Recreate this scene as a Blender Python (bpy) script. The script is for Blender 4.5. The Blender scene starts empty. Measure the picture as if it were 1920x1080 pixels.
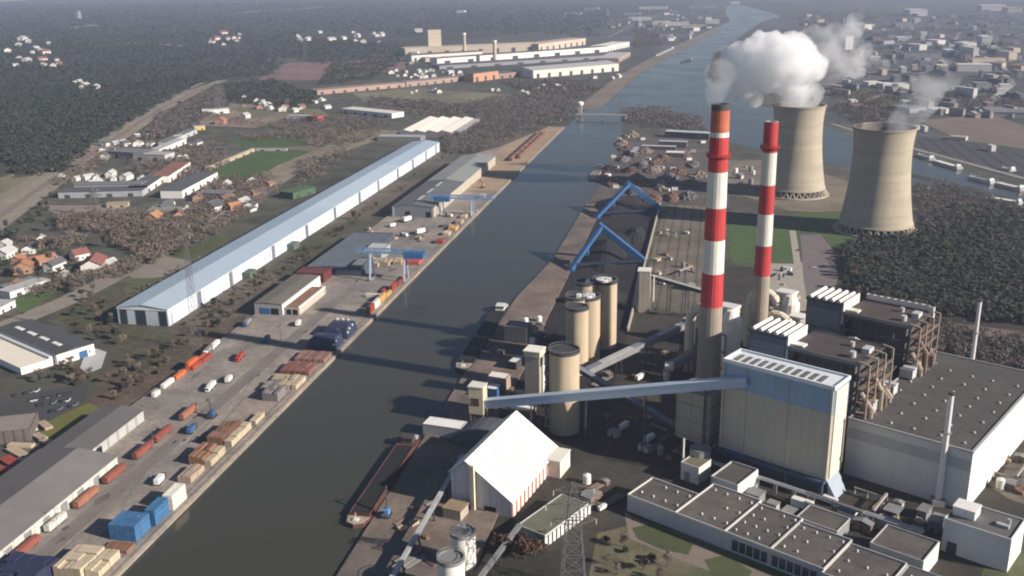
import bpy, math, random
import numpy as np
from math import sin, cos, radians as rad, pi, hypot, atan2
from mathutils import Vector, Matrix
SC = bpy.context.scene
COL = SC.collection
# ---------------------------------------------------------------- camera
F_PX, CAM_H = 1864.0, 240.0
def _n(v): v = np.array(v, float); return v/np.linalg.norm(v)
_up = -_n((97, 5890, F_PX))
_yy = np.array([390, -596.4, F_PX]); _yy = _n(_yy-_yy.dot(_up)*_up)
_xx = np.cross(_yy, _up)
if _xx[0] < 0: _xx = -_xx
RW = np.array([_xx, _yy, _up])
cam = bpy.data.cameras.new('camera'); cam_o = bpy.data.objects.new('camera', cam); COL.objects.link(cam_o)
cam.sensor_fit = 'HORIZONTAL'; cam.sensor_width = 36; cam.lens = 36*F_PX/1920
cam.clip_start = 1; cam.clip_end = 60000
cx, cy, cz = RW@np.array([1, 0, 0]), RW@np.array([0, -1, 0]), RW@np.array([0, 0, -1])
cam_o.matrix_world = Matrix(((cx[0], cy[0], cz[0], 0), (cx[1], cy[1], cz[1], 0), (cx[2], cy[2], cz[2], CAM_H), (0, 0, 0, 1)))
SC.camera = cam_o
def G(px, py, z=0.0):
    d = RW@np.array([px-960, py-540, F_PX]); t = (z-CAM_H)/d[2]
    return (d[0]*t, d[1]*t)
def GY(px, py, y):
    d = RW@np.array([px-960, py-540, F_PX]); t = y/d[1]
    return (d[0]*t, y, CAM_H+d[2]*t)
# ---------------------------------------------------------------- light
SUN_EL, SUN_AZ = 25.5, 103.0           # azimuth clockwise from +Y
w = bpy.data.worlds.new('World'); SC.world = w; w.use_nodes = True
nt = w.node_tree; bg = nt.nodes['Background']
sk = nt.nodes.new('ShaderNodeTexSky'); sk.sky_type = 'NISHITA'; sk.sun_disc = False
sk.sun_elevation = rad(SUN_EL); sk.sun_rotation = rad(SUN_AZ); sk.dust_density = 0.2; sk.air_density = 0.8; sk.ozone_density = 1.6
nt.links.new(sk.outputs[0], bg.inputs[0]); bg.inputs[1].default_value = 0.05
sl = bpy.data.lights.new('sun', 'SUN'); sl.energy = 5.0; sl.angle = rad(0.6); sl.color = (1.0, 0.91, 0.81)
so = bpy.data.objects.new('sun', sl); COL.objects.link(so)
sd = Vector((sin(rad(SUN_AZ))*cos(rad(SUN_EL)), cos(rad(SUN_AZ))*cos(rad(SUN_EL)), sin(rad(SUN_EL))))
so.rotation_euler = sd.to_track_quat('Z', 'Y').to_euler(); so.location = (300, 0, 400)
SC.view_settings.view_transform = 'Standard'; SC.view_settings.look = 'None'; SC.view_settings.gamma = 1
SC.view_settings.exposure = 0.6
SC.cycles.filter_width = 2.0
SC.cycles.max_bounces = 6; SC.cycles.diffuse_bounces = 2; SC.cycles.glossy_bounces = 2; SC.cycles.transmission_bounces = 2
SC.cycles.volume_bounces = 1; SC.cycles.transparent_max_bounces = 6
# ---------------------------------------------------------------- materials
MATS = {}
def M(name, col, rough=0.85, var=0.18, scale=0.15, metal=0.0, lines=None, spec=0.3, streak=0.0, tint=None, dots=None, fine=0.0, bands=0.0):
    if name in MATS: return MATS[name]
    m = bpy.data.materials.new(name); m.use_nodes = True; t = m.node_tree; N = t.nodes; L = t.links
    b = N['Principled BSDF']; b.inputs['Roughness'].default_value = rough; b.inputs['Metallic'].default_value = metal
    b.inputs['Specular IOR Level'].default_value = spec
    tc = N.new('ShaderNodeTexCoord'); gm = N.new('ShaderNodeNewGeometry')
    no = N.new('ShaderNodeTexNoise'); no.inputs['Scale'].default_value = scale; no.inputs['Detail'].default_value = 5
    no.inputs['Roughness'].default_value = 0.65
    L.new(gm.outputs['Position'], no.inputs['Vector'])
    mr = N.new('ShaderNodeMapRange'); L.new(no.outputs[0], mr.inputs[0])
    mr.inputs[1].default_value = 0.28; mr.inputs[2].default_value = 0.72
    mr.inputs[3].default_value = 1-var; mr.inputs[4].default_value = 1+var
    val = mr.outputs[0]
    oi = N.new('ShaderNodeObjectInfo')
    def mul(a, bb):
        x = N.new('ShaderNodeMath'); x.operation = 'MULTIPLY'; L.new(a, x.inputs[0])
        if isinstance(bb, float): x.inputs[1].default_value = bb
        else: L.new(bb, x.inputs[1])
        return x.outputs[0]
    ro = N.new('ShaderNodeMapRange'); L.new(oi.outputs['Random'], ro.inputs[0]); ro.inputs[3].default_value = .87; ro.inputs[4].default_value = 1.10; val = mul(val, ro.outputs[0]) if not name.endswith(('ground', 'concrete', 'land')) else val
    if fine:
        n2 = N.new('ShaderNodeTexNoise'); n2.inputs['Scale'].default_value = scale*9; n2.inputs['Detail'].default_value = 3
        L.new(gm.outputs['Position'], n2.inputs['Vector'])
        m2 = N.new('ShaderNodeMapRange'); L.new(n2.outputs[0], m2.inputs[0]); m2.inputs[1].default_value = .3; m2.inputs[2].default_value = .7
        m2.inputs[3].default_value = 1-fine; m2.inputs[4].default_value = 1+fine
        val = mul(val, m2.outputs[0])
    if streak:
        mp = N.new('ShaderNodeMapping'); mp.inputs['Scale'].default_value = (1, 1, 0.06); L.new(tc.outputs['Object'], mp.inputs[0])
        n3 = N.new('ShaderNodeTexNoise'); n3.inputs['Scale'].default_value = 0.45; n3.inputs['Detail'].default_value = 4
        L.new(mp.outputs[0], n3.inputs['Vector'])
        m3 = N.new('ShaderNodeMapRange'); L.new(n3.outputs[0], m3.inputs[0]); m3.inputs[1].default_value = .3; m3.inputs[2].default_value = .7
        m3.inputs[3].default_value = 1-streak; m3.inputs[4].default_value = 1.0
        val = mul(val, m3.outputs[0])
    if bands:
        mb_ = N.new('ShaderNodeMapping'); mb_.inputs['Scale'].default_value = (.015, .015, .22); L.new(tc.outputs['Object'], mb_.inputs[0])
        n5 = N.new('ShaderNodeTexNoise'); n5.inputs['Scale'].default_value = 1.0; n5.inputs['Detail'].default_value = 3; L.new(mb_.outputs[0], n5.inputs['Vector'])
        m5 = N.new('ShaderNodeMapRange'); L.new(n5.outputs[0], m5.inputs[0]); m5.inputs[1].default_value = .35; m5.inputs[2].default_value = .6; m5.inputs[3].default_value = 1-bands; m5.inputs[4].default_value = 1.0
        val = mul(val, m5.outputs[0])
    for ln in (lines or []):
        ax, sp, wd, st = ln
        sx = N.new('ShaderNodeSeparateXYZ'); L.new(tc.outputs['Object'], sx.inputs[0])
        a = N.new('ShaderNodeMath'); a.operation = 'DIVIDE'; L.new(sx.outputs['XYZ'.index(ax)], a.inputs[0]); a.inputs[1].default_value = sp
        f = N.new('ShaderNodeMath'); f.operation = 'FRACT'; L.new(a.outputs[0], f.inputs[0])
        g = N.new('ShaderNodeMath'); g.operation = 'LESS_THAN'; L.new(f.outputs[0], g.inputs[0]); g.inputs[1].default_value = wd/sp
        h = N.new('ShaderNodeMapRange'); L.new(g.outputs[0], h.inputs[0]); h.inputs[3].default_value = 1.0; h.inputs[4].default_value = 1-st
        val = mul(val, h.outputs[0])
    mx = N.new('ShaderNodeVectorMath'); mx.operation = 'SCALE'
    if tint:
        mc = N.new('ShaderNodeMix'); mc.data_type = 'RGBA'
        n4 = N.new('ShaderNodeTexNoise'); n4.inputs['Scale'].default_value = scale*0.37; n4.inputs['Detail'].default_value = 5
        mp4 = N.new('ShaderNodeMapping'); mp4.inputs['Location'].default_value = (311, 77, 5); L.new(gm.outputs['Position'], mp4.inputs[0]); L.new(mp4.outputs[0], n4.inputs['Vector'])
        m4 = N.new('ShaderNodeMapRange'); L.new(n4.outputs[0], m4.inputs[0]); m4.inputs[1].default_value = .42; m4.inputs[2].default_value = .58
        L.new(m4.outputs[0], mc.inputs[0]); mc.inputs[6].default_value = (*col, 1); mc.inputs[7].default_value = (*tint, 1)
        L.new(mc.outputs[2], mx.inputs[0])
    else:
        mx.inputs[0].default_value = col
    L.new(val, mx.inputs['Scale']); L.new(mx.outputs[0], b.inputs['Base Color'])
    MATS[name] = m; return m
# ---------------------------------------------------------------- objects
def tag(o, label=None, cat=None, group=None, kind=None):
    if label: o['label'] = label
    if cat: o['category'] = cat
    if group: o['group'] = group
    if kind: o['kind'] = kind
    return o
def thing(name, label, cat, loc=(0, 0, 0), rz=0.0, group=None):
    o = bpy.data.objects.new(name, None); COL.objects.link(o); o.location = loc; o.rotation_euler = (0, 0, rz)
    o.empty_display_size = 1
    return tag(o, label, cat, group)
class MB:
    def __init__(s): s.v = []; s.f = []; s.m = []
    def add(s, vs, fs, m=0):
        k = len(s.v); s.v += [tuple(map(float, p)) for p in vs]; s.f += [tuple(i+k for i in f) for f in fs]; s.m += [m]*len(fs); return s
    def box(s, x0, x1, y0, y1, z0, z1, m=0):
        return s.add([(x0, y0, z0), (x1, y0, z0), (x1, y1, z0), (x0, y1, z0), (x0, y0, z1), (x1, y0, z1), (x1, y1, z1), (x0, y1, z1)],
                     [(3, 2, 1, 0), (4, 5, 6, 7), (0, 1, 5, 4), (1, 2, 6, 5), (2, 3, 7, 6), (3, 0, 4, 7)], m)
    def prism(s, pts, z0, z1, m=0):
        n = len(pts)
        a = sum(pts[i][0]*pts[(i+1) % n][1]-pts[(i+1) % n][0]*pts[i][1] for i in range(n))
        if a < 0: pts = pts[::-1]
        return s.add([(x, y, z0) for x, y in pts]+[(x, y, z1) for x, y in pts],
                     [tuple(range(n-1, -1, -1)), tuple(range(n, 2*n))]+[(i, (i+1) % n, n+(i+1) % n, n+i) for i in range(n)], m)
    def gable(s, x0, x1, y0, y1, z0, ze, zr, xr=None, m=0):
        # ridge along y; solid
        if xr is None: xr = (x0+x1)/2
        p = [(x0, z0), (x1, z0), (x1, ze), (xr, zr), (x0, ze)]
        return s.add([(a, y0, b) for a, b in p]+[(a, y1, b) for a, b in p],
                     [(0, 1, 2, 3, 4), (9, 8, 7, 6, 5)]+[(i, i+5, (i+1) % 5+5, (i+1) % 5) for i in range(5)], m)
    def roofslab(s, x0, x1, y0, y1, ze, zr, xr=None, t=0.4, m=0):
        if xr is None: xr = (x0+x1)/2
        p = [(x0, ze), (xr, zr), (x1, ze), (x1, ze+t), (xr, zr+t), (x0, ze+t)]
        return s.add([(a, y0, b) for a, b in p]+[(a, y1, b) for a, b in p],
                     [(0, 1, 4, 5), (1, 2, 3, 4), (11, 10, 7, 6), (10, 9, 8, 7)]+[(i+6, i, (i+1) % 6, (i+1) % 6+6)[::-1] for i in range(6)], m)
    def bar(s, p, q, wd, ht=None, m=0):
        ht = ht or wd; p = Vector(p); q = Vector(q); d = (q-p).normalized()
        u = Vector((0, 0, 1)) if abs(d.z) < .95 else Vector((0, 1, 0))
        a = d.cross(u).normalized()*wd/2; b = a.cross(d).normalized()*ht/2
        vs = [p-a-b, p+a-b, p+a+b, p-a+b, q-a-b, q+a-b, q+a+b, q-a+b]
        return s.add(vs, [(0, 1, 2, 3), (7, 6, 5, 4), (0, 4, 5, 1), (1, 5, 6, 2), (2, 6, 7, 3), (3, 7, 4, 0)], m)
    def tube(s, p, q, r0, r1=None, n=12, m=0):
        r1 = r0 if r1 is None else r1; p = Vector(p); q = Vector(q); d = (q-p).normalized()
        u = Vector((0, 0, 1)) if abs(d.z) < .95 else Vector((0, 1, 0))
        a = d.cross(u).normalized(); b = a.cross(d).normalized()
        vs = [p+(a*cos(2*pi*i/n)+b*sin(2*pi*i/n))*r0 for i in range(n)]+[q+(a*cos(2*pi*i/n)+b*sin(2*pi*i/n))*r1 for i in range(n)]
        return s.add(vs, [tuple(range(n)), tuple(range(2*n-1, n-1, -1))]+[(i, n+i, n+(i+1) % n, (i+1) % n) for i in range(n)], m)
    def lathe(s, prof, n=48, cx=0, cy=0, m=0, caps=(False, False)):
        k = len(prof); vs = [(cx+r*cos(2*pi*i/n), cy+r*sin(2*pi*i/n), z) for r, z in prof for i in range(n)]
        fs = [(j*n+i, j*n+(i+1) % n, (j+1)*n+(i+1) % n, (j+1)*n+i) for j in range(k-1) for i in range(n)]
        if caps[0]: fs.append(tuple(range(n-1, -1, -1)))
        if caps[1]: fs.append(tuple((k-1)*n+i for i in range(n)))
        return s.add(vs, fs, m)
    def build(s, name, mats, parent=None, loc=(0, 0, 0), rz=0.0, smooth=False):
        me = bpy.data.meshes.new(name); me.from_pydata(s.v, [], s.f)
        if not isinstance(mats, (list, tuple)): mats = [mats]
        for x in mats: me.materials.append(x)
        if any(s.m): me.polygons.foreach_set('material_index', s.m)
        if smooth: me.polygons.foreach_set('use_smooth', [len(f) < 5 for f in s.f])
        me.update()
        o = bpy.data.objects.new(name, me); COL.objects.link(o); o.location = loc; o.rotation_euler = (0, 0, rz)
        if parent: o.parent = parent
        return o
def dup(root, loc, rz=None, label=None, group=None, scale=None):
    r = root.copy(); COL.objects.link(r); r.location = loc
    if rz is not None: r.rotation_euler = (0, 0, rz)
    if scale: r.scale = scale if isinstance(scale, (tuple, list)) else (scale,)*3
    if label: r['label'] = label
    if group: r['group'] = group
    for ch in list(root.children):
        c = ch.copy(); COL.objects.link(c); c.parent = r
        for g in list(ch.children):
            d = g.copy(); COL.objects.link(d); d.parent = c
    return r
def kids(o): return o.children
def sheet(name, pts, mat, z, label=None):
    """flat ground sheet from world points"""
    b = MB(); n = len(pts)
    a = sum(pts[i][0]*pts[(i+1) % n][1]-pts[(i+1) % n][0]*pts[i][1] for i in range(n))
    if a < 0: pts = pts[::-1]
    b.add([(x, y, z) for x, y in pts], [tuple(range(n))])
    return tag(b.build(name, mat), label, None, None, 'structure')
def psheet(name, px, mat, z): return sheet(name, [G(x, y, z) for x, y in px], mat, z)
def strip(name, px, width, mat, z, world=False):
    p = [Vector(q if world else G(*q, z)) for q in px]; Lp = []; Rp = []
    for i, q in enumerate(p):
        d = (p[min(i+1, len(p)-1)]-p[max(i-1, 0)]).normalized(); nn = Vector((-d.y, d.x))*width/2
        Lp.append(q+nn); Rp.append(q-nn)
    b = MB(); n = len(p)
    b.add([(a.x, a.y, z) for a in Lp]+[(a.x, a.y, z) for a in Rp], [(n+i, n+i+1, i+1, i) for i in range(n-1)])
    return tag(b.build(name, mat), None, None, None, 'structure')
# ---------------------------------------------------------------- palette
conc = M('quay concrete', (0.30, 0.254, 0.215), var=.30, scale=.045, fine=.18, lines=[('Y', 24, .5, .12)], tint=(.22, .20, .18))
earth = M('bare earth', (0.20, 0.165, 0.135), var=.3, scale=.02, fine=.2, tint=(.13, .115, .095))
grass = M('grass', (0.085, 0.105, 0.045), var=.25, scale=.02, fine=.2, tint=(.12, .115, .06))
green = M('green grass', (0.07, 0.11, 0.035), var=.2, scale=.02, fine=.15)
rough_g = M('rough grass', (0.20, 0.185, 0.105), var=.25, scale=.015, fine=.25, tint=(.15, .13, .085))
scrub = M('scrub ground', (0.12, 0.098, 0.075), var=.3, scale=.02, fine=.3, tint=(.07, .07, .045))
forest_g = M('forest floor', (0.035, 0.042, 0.028), var=.3, scale=.006, fine=.3, tint=(.055, .048, .038))
asphalt = M('asphalt', (0.075, 0.073, 0.072), var=.15, scale=.03, fine=.1)
road_m = M('pale road', (0.26, 0.225, 0.19), var=.15, scale=.03, fine=.1)
coal_g = M('coal dust ground', (0.024, 0.023, 0.025), var=.3, scale=.03, fine=.2)
ballast = M('rail ballast', (0.25, 0.215, 0.165), var=.2, scale=.02, fine=.2)
town_g = M('town ground', (0.10, 0.10, 0.10), var=.35, scale=.008, fine=.3, tint=(.06, .066, .055))
white = M('white cladding', (0.78, 0.76, 0.72), rough=.6, var=.05, streak=.10)
whiteroof = M('white roof', (0.80, 0.75, 0.66), rough=.6, var=.06)
cream = M('cream cladding', (0.62, 0.53, 0.38), rough=.6, var=.06, streak=.08)
concw = M('weathered concrete', (0.42, 0.37, 0.30), var=.12, scale=.08, streak=.18)
dgrey = M('dark grey', (0.06, 0.06, 0.065), var=.2)
mgrey = M('mid grey', (0.22, 0.22, 0.22), var=.15)
lgrey = M('light grey', (0.45, 0.45, 0.44), var=.1, streak=.1)
black = M('black opening', (0.012, 0.013, 0.016), var=.1)
glass = M('window glass', (0.03, 0.04, 0.05), rough=.15, spec=.6, var=.05)
blue = M('blue steel', (0.045, 0.12, 0.26), rough=.5, var=.12)
roofdk = M('bitumen roof', (0.085, 0.078, 0.072), var=.2, scale=.05, fine=.1)
brown = M('rusty brown', (0.16, 0.085, 0.055), var=.25)
red = M('red paint', (0.50, 0.045, 0.035), rough=.5, var=.1)
steelg = M('galvanised steel', (0.19, 0.185, 0.175), rough=.5, var=.1, metal=.2)
# ---------------------------------------------------------------- haze
def volume_box():
    b = MB().box(-9500, 12000, -400, 17500, -1.5, 262)
    m = bpy.data.materials.new('haze air'); m.use_nodes = True; t = m.node_tree
    for n_ in list(t.nodes):
        if n_.type == 'BSDF_PRINCIPLED': t.nodes.remove(n_)
    v = t.nodes.new('ShaderNodeVolumePrincipled'); v.inputs['Color'].default_value = (0.60, 0.68, 0.90, 1)
    v.inputs['Density'].default_value = 0.000082; v.inputs['Anisotropy'].default_value = 0.2
    t.links.new(v.outputs[0], t.nodes['Material Output'].inputs['Volume'])
    tag(b.build('haze', m), None, None, None, 'stuff')
volume_box()
# ---------------------------------------------------------------- ground, water
base = M('open land', (0.095, 0.09, 0.068), var=.3, scale=.004, fine=.35, tint=(.060, .064, .045))
sheet('ground', [(-9000, -300), (11500, -300), (11500, 17000), (-9000, 17000)], base, 0.0)
wm = bpy.data.materials.new('canal water'); wm.use_nodes = True
_b = wm.node_tree.nodes['Principled BSDF']; _b.inputs['Base Color'].default_value = (0.053, 0.052, 0.040, 1)
_b.inputs['Roughness'].default_value = 0.16; _b.inputs['IOR'].default_value = 1.33
_n1 = wm.node_tree.nodes.new('ShaderNodeTexNoise'); _n1.inputs['Scale'].default_value = 0.35; _n1.inputs['Detail'].default_value = 4
_g = wm.node_tree.nodes.new('ShaderNodeNewGeometry'); wm.node_tree.links.new(_g.outputs['Position'], _n1.inputs['Vector'])
_n2 = wm.node_tree.nodes.new('ShaderNodeTexNoise'); _n2.inputs['Scale'].default_value = 0.012; _n2.inputs['Detail'].default_value = 5; wm.node_tree.links.new(_g.outputs['Position'], _n2.inputs['Vector'])
_mr = wm.node_tree.nodes.new('ShaderNodeMapRange'); _mr.inputs[1].default_value = .4; _mr.inputs[2].default_value = .62; _mr.inputs[3].default_value = .13; _mr.inputs[4].default_value = .22; wm.node_tree.links.new(_n2.outputs[0], _mr.inputs[0]); wm.node_tree.links.new(_mr.outputs[0], _b.inputs['Roughness'])
_bp = wm.node_tree.nodes.new('ShaderNodeBump'); _bp.inputs['Strength'].default_value = 0.18; _bp.inputs['Distance'].default_value = 0.25
wm.node_tree.links.new(_n1.outputs[0], _bp.inputs['Height']); wm.node_tree.links.new(_bp.outputs[0], _b.inputs['Normal'])
sheet('water', [(-237, 150), (-145, 150), (-145, 540), (-142, 720), (-131, 830), (-130, 1000), (-127, 1200), (-128, 1330), (-140, 1560), (-147, 1640),
                (-160, 1765), (-80, 1640), (-20, 1545), (82, 1398), (151, 1325), (316, 1088), (560, 760), (640, 800), (349, 1202), (253, 1381), (184, 1636), (90, 1900),
                (30, 2200), (0, 2360), (-17, 2774), (28, 3358), (116, 4235), (213, 5111), (330, 5600), (300, 6200), (150, 7500), (60, 7500), (40, 6200), (60, 5133), (-50, 4250), (-94, 3483), (-180, 2477),
                (-212, 1949), (-236, 1760), (-236, 1600)], wm, 0.04)
# left bank quay slab and right bank quay slab (raised, with real edges)
Q0 = 1.5
b = MB().prism([(-328, 150), (-237, 150), (-237, 1290), (-236, 1600), (-262, 1600), (-300, 1400), (-328, 1330)], 0.0, Q0)
tag(b.build('quay', conc), kind='structure')
b = MB().prism([(-239, 150), (-237.6, 150), (-237.6, 1600), (-239, 1600)], Q0, Q0+.35)
tag(b.build('quay_kerb', M('pale kerb', (0.36, 0.31, 0.25), var=.3, scale=.2)), kind='structure')
b = MB().prism([(-146, 150), (-90, 150), (-90, 425), (-112, 480), (-110, 640), (-112, 660), (-112, 1050), (-131, 1050), (-132, 830), (-143, 720), (-146, 600)], 0.0, 1.2)
tag(b.build('east_quay', M('brown quay', (0.20, 0.155, 0.125), var=.3, scale=.05, fine=.15, tint=(.14, .115, .10))), kind='structure')
sheet('quay_dirt', [(-300, 1100), (-238, 1100), (-236, 1598), (-262, 1598), (-298, 1400)], M('orange dirt', (0.36, 0.26, 0.175), var=.2, scale=.03), Q0+.03)
# crane rails and lanes on the left quay
for x, wd in ((-243.5, .5), (-271, .5), (-283, .6)):
    sheet('crane_rail', [(x, 150), (x+wd, 150), (x+wd, 1100), (x, 1100)], mgrey if x < -250 else dgrey, Q0+.02)
sheet('quay_lane', [(-283, 150), (-274, 150), (-274, 700), (-283, 700)], M('worn lane', (.215, .19, .172), var=.2, scale=.05), Q0+.014)
rk = random.Random(3); tyre = M('tyre dark concrete', (.185, .163, .148), var=.25, scale=.1); oil = M('oil stain', (.12, .108, .10), var=.3, scale=.2)
for k in range(26):
    x0, y0 = rk.uniform(-325, -262), rk.uniform(480, 1080) if k % 3 else rk.uniform(300, 480); x0 = x0 if y0 > 480 else rk.uniform(-284, -262); d_ = rk.uniform(-.35, .1); n_ = 8; w_ = rk.uniform(.5, 1.1)
    if abs(y0-690) < 60 or y0 > 740: x0 = max(x0, -278)
    q_ = [(x0+sin(i*.5)*4*d_+d_*i*4, y0+i*rk.uniform(5, 9)) for i in range(n_)]; q_ = [(min(max(a, -326), -246), c) for a, c in q_]
    strip('tyre_track', q_, w_, tyre, Q0+.018+.0012*k, world=True)
for k in range(22):
    x0, y0 = rk.uniform(-283, -262), rk.uniform(290, 1080); R_ = rk.uniform(1.2, 4.5)
    sheet('stain', [(x0+R_*rk.uniform(.5, 1.1)*cos(a), y0+R_*1.6*rk.uniform(.5, 1.1)*sin(a)) for a in np.linspace(0, 6.283, 12)[:-1]], oil, Q0+.052+.0012*k)
# fields and roads left bank
strip('access_road', [(-60, 640), (130, 562), (250, 500), (400, 420), (520, 340), (600, 290), (660, 268), (720, 245)], 22, road_m, .12)
psheet('forecourt', [(232, 512), (310, 480), (372, 492), (300, 520), (250, 522)], road_m, .16)
b = strip('railway', [(-140, 500), (0, 400), (100, 330), (200, 265), (300, 200), (380, 160), (410, 150)], 52, ballast, .10)
strip('railway_tracks', [(-140, 505), (0, 405), (100, 335), (200, 270), (300, 204), (392, 160)], 9, M('rusty track', (.20, .15, .125), var=.2), .16)
strip('embankment_path', [(-140, 470), (0, 372), (100, 312), (200, 248), (300, 190), (380, 155)], 14, M('tan path', (.24, .215, .16), var=.2), .22)
psheet('grass_field', [(-20, 255), (40, 248), (75, 262), (60, 300), (20, 335), (60, 330), (120, 325), (60, 372), (-20, 420)], rough_g, .08)
psheet('grass_field', [(560, 262), (700, 240), (740, 246), (640, 262), (560, 300), (470, 345), (440, 350)], rough_g, .09)
psheet('grass_field', [(110, 330), (170, 318), (240, 335), (150, 350)], rough_g, .09)
psheet('grass_field', [(430, 200), (600, 205), (620, 218), (470, 222)], rough_g, .11)
psheet('grass_field', [(240, 505), (420, 440), (440, 470), (330, 520), (250, 545)], grass, .075)
psheet('grass_field', [(410, 300), (480, 275), (600, 285), (520, 330), (440, 345), (380, 330)], green, .10)
psheet('grass_field', [(420, 262), (560, 252), (590, 272), (470, 280)], green, .13)
psheet('grass_field', [(660, 175), (780, 165), (990, 180), (850, 200), (700, 200)], rough_g, .10)
psheet('grass_field', [(170, 540), (330, 520), (440, 470), (400, 455), (300, 480)], scrub, .06)
psheet('grass_field', [(100, 560), (230, 545), (222, 600), (310, 625), (240, 660), (60, 580)], M('dull grass', (.075, .085, .04), var=.25, scale=.02, fine=.3, tint=(.085, .072, .05)), .09)
psheet('grass_field', [(240, 560), (420, 480), (380, 470), (230, 540)], grass, .10)
psheet('grass_field', [(20, 560), (80, 535), (110, 545), (40, 590)], green, .12)
psheet('dirt_yard', [(330, 190), (470, 195), (560, 215), (480, 240), (380, 235)], M('pinkish yard', (.27, .20, .16), var=.3, scale=.02), .10)
psheet('dirt_yard', [(480, 150), (620, 150), (760, 130), (760, 110), (540, 118)], M('red brown yard', (.20, .13, .11), var=.25, scale=.01), .10)
psheet('dirt_yard', [(80, 385), (240, 385), (230, 400), (110, 405)], M('pale yard', (.26, .21, .19), var=.2, scale=.02), .12)
psheet('dirt_track', [(470, 360), (560, 320), (650, 275), (620, 270), (520, 310), (440, 360)], M('dirt track', (.22, .18, .13), var=.3, scale=.03), .15)
psheet('dirt_track', [(600, 300), (700, 265), (760, 250), (740, 244), (650, 268)], M('dirt track', (.22, .18, .13)), .14)
# ground between the shed and the quay: brown earth with scrub
sheet('scrub_strip', [(-379, 560), (-328, 560), (-328, 1330), (-300, 1400), (-262, 1600), (-236, 1600), (-236, 1690), (-379, 1500)], scrub, .07)
psheet('scrub_strip', [(180, 700), (300, 640), (460, 590), (470, 610), (270, 745), (180, 830), (160, 790)], M('brown earth', (.12, .085, .065), var=.3, scale=.04, fine=.3, tint=(.085, .075, .05)), .11)
psheet('parking_ground', [(-20, 745), (110, 728), (170, 722), (160, 750), (90, 790), (-20, 800)], asphalt, .10)
psheet('grass_field', [(90, 790), (165, 755), (190, 765), (110, 835), (70, 825)], M('olive grass', (.12, .12, .035), var=.2, scale=.03), .13)
psheet('dirt_yard', [(-20, 900), (30, 830), (110, 835), (60, 900), (-20, 960)], earth, .12)
psheet('forecourt', [(150, 690), (165, 648), (200, 660), (190, 690), (165, 700)], lgrey, .14)
# right bank
ox, oy = G(1547, 932)
TH = rad(29.5)
def PW(bb, aa): return (ox+bb*cos(TH)+aa*sin(TH), oy-bb*sin(TH)+aa*cos(TH))
sheet('plant_ground', [(-112, 480), (-90, 425), (-90, 150), (300, 150), (330, 420), (190, 800), (60, 830), (-48, 830), (-50, 660), (-110, 640)], M('plant yard', (.050, .044, .036), var=.3, scale=.03, fine=.2, tint=(.036, .034, .028)), .05)
sheet('coal_yard', [(-112, 655), (-52, 655), (-52, 1060), (-112, 1050)], coal_g, .16)
sheet('coal_ground', [(-112, 482), (-52, 482), (-52, 655), (-112, 655)], coal_g, .09)
sheet('tracks_ground', [(-50, 700), (0, 700), (12, 1060), (-46, 1060)], M('brown sidings', (.17, .14, .115), var=.25, scale=.05, tint=(.12, .105, .075), lines=[('X', 9, 2, .35)]), .10)
sheet('scrapyard_ground', [(-128, 1065), (20, 1065), (30, 1330), (-60, 1560), (-140, 1560), (-125, 1330), (-126, 1200)], M('scrapyard dirt', (.12, .10, .09), var=.35, scale=.03, fine=.3), .08)
psheet('green_lawn', [(1365, 400), (1500, 420), (1500, 495), (1370, 492)], green, .12)
psheet('green_lawn', [(1510, 425), (1640, 440), (1600, 450), (1560, 470), (1530, 455)], green, .12)
psheet('green_lawn', [(1480, 400), (1580, 395), (1600, 420), (1500, 430)], green, .10)
psheet('bare_ground', [(1350, 300), (1450, 300), (1560, 330), (1600, 345), (1590, 400), (1480, 395), (1370, 360)], M('tan ground', (.19, .16, .12), var=.3, scale=.02), .09)
strip('plant_road', [(1486, 432), (1496, 500), (1505, 560), (1530, 600)], 6, M('pale concrete', (.36, .32, .27), var=.15), .16)
psheet('parking_ground', [(1500, 440), (1540, 440), (1562, 470), (1572, 520), (1560, 560), (1510, 560)], M('pinkish asphalt', (.19, .16, .155), var=.15), .14)
psheet('forecourt', [(1440, 490), (1520, 492), (1530, 580), (1440, 590)], M('pale concrete', (.36, .32, .27)), .11)
psheet('dirt_road', [(1750, 600), (1940, 625), (1940, 665), (1830, 655), (1760, 625)], M('dirt bank', (.19, .14, .12), var=.2), .13)
psheet('grass_field', [(1440, 1010), (1180, 985), (1120, 1000), (1100, 1100), (1500, 1100)], M('brown verge', (.15, .125, .085), var=.25, scale=.05, fine=.2, tint=(.09, .10, .045)), .09)
psheet('lawn', [(1185, 990), (1230, 980), (1300, 1020), (1290, 1040), (1240, 1030), (1195, 1010)], M('dull lawn', (.075, .085, .035), var=.2, scale=.1), .14)  # dull green for the lawns before the offices
psheet('lawn', [(1320, 1050), (1360, 1040), (1410, 1070), (1400, 1090), (1340, 1085)], M('dull lawn', (.075, .085, .035)), .14)
psheet('plant_path', [(1170, 960), (1180, 1010), (1300, 1060), (1440, 1110), (1520, 1110), (1350, 1040), (1200, 975)], M('brown paving', (.22, .18, .15), var=.15, scale=.1), .12)
psheet('lawn', [(1860, 1030), (1960, 1000), (1960, 1100), (1830, 1100)], grass, .13)
psheet('bare_ground', [(1840, 900), (1960, 830), (1960, 960), (1890, 935)], earth, .13)
strip('dike', [(1620, 312), (1720, 330), (1820, 355), (1960, 392)], 14, M('dike grass', (.05, .052, .04), var=.3), .3)
strip('dike', [(1600, 345), (1700, 360), (1960, 425)], 16, M('dike path', (.13, .12, .10), var=.3), .3)
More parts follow.
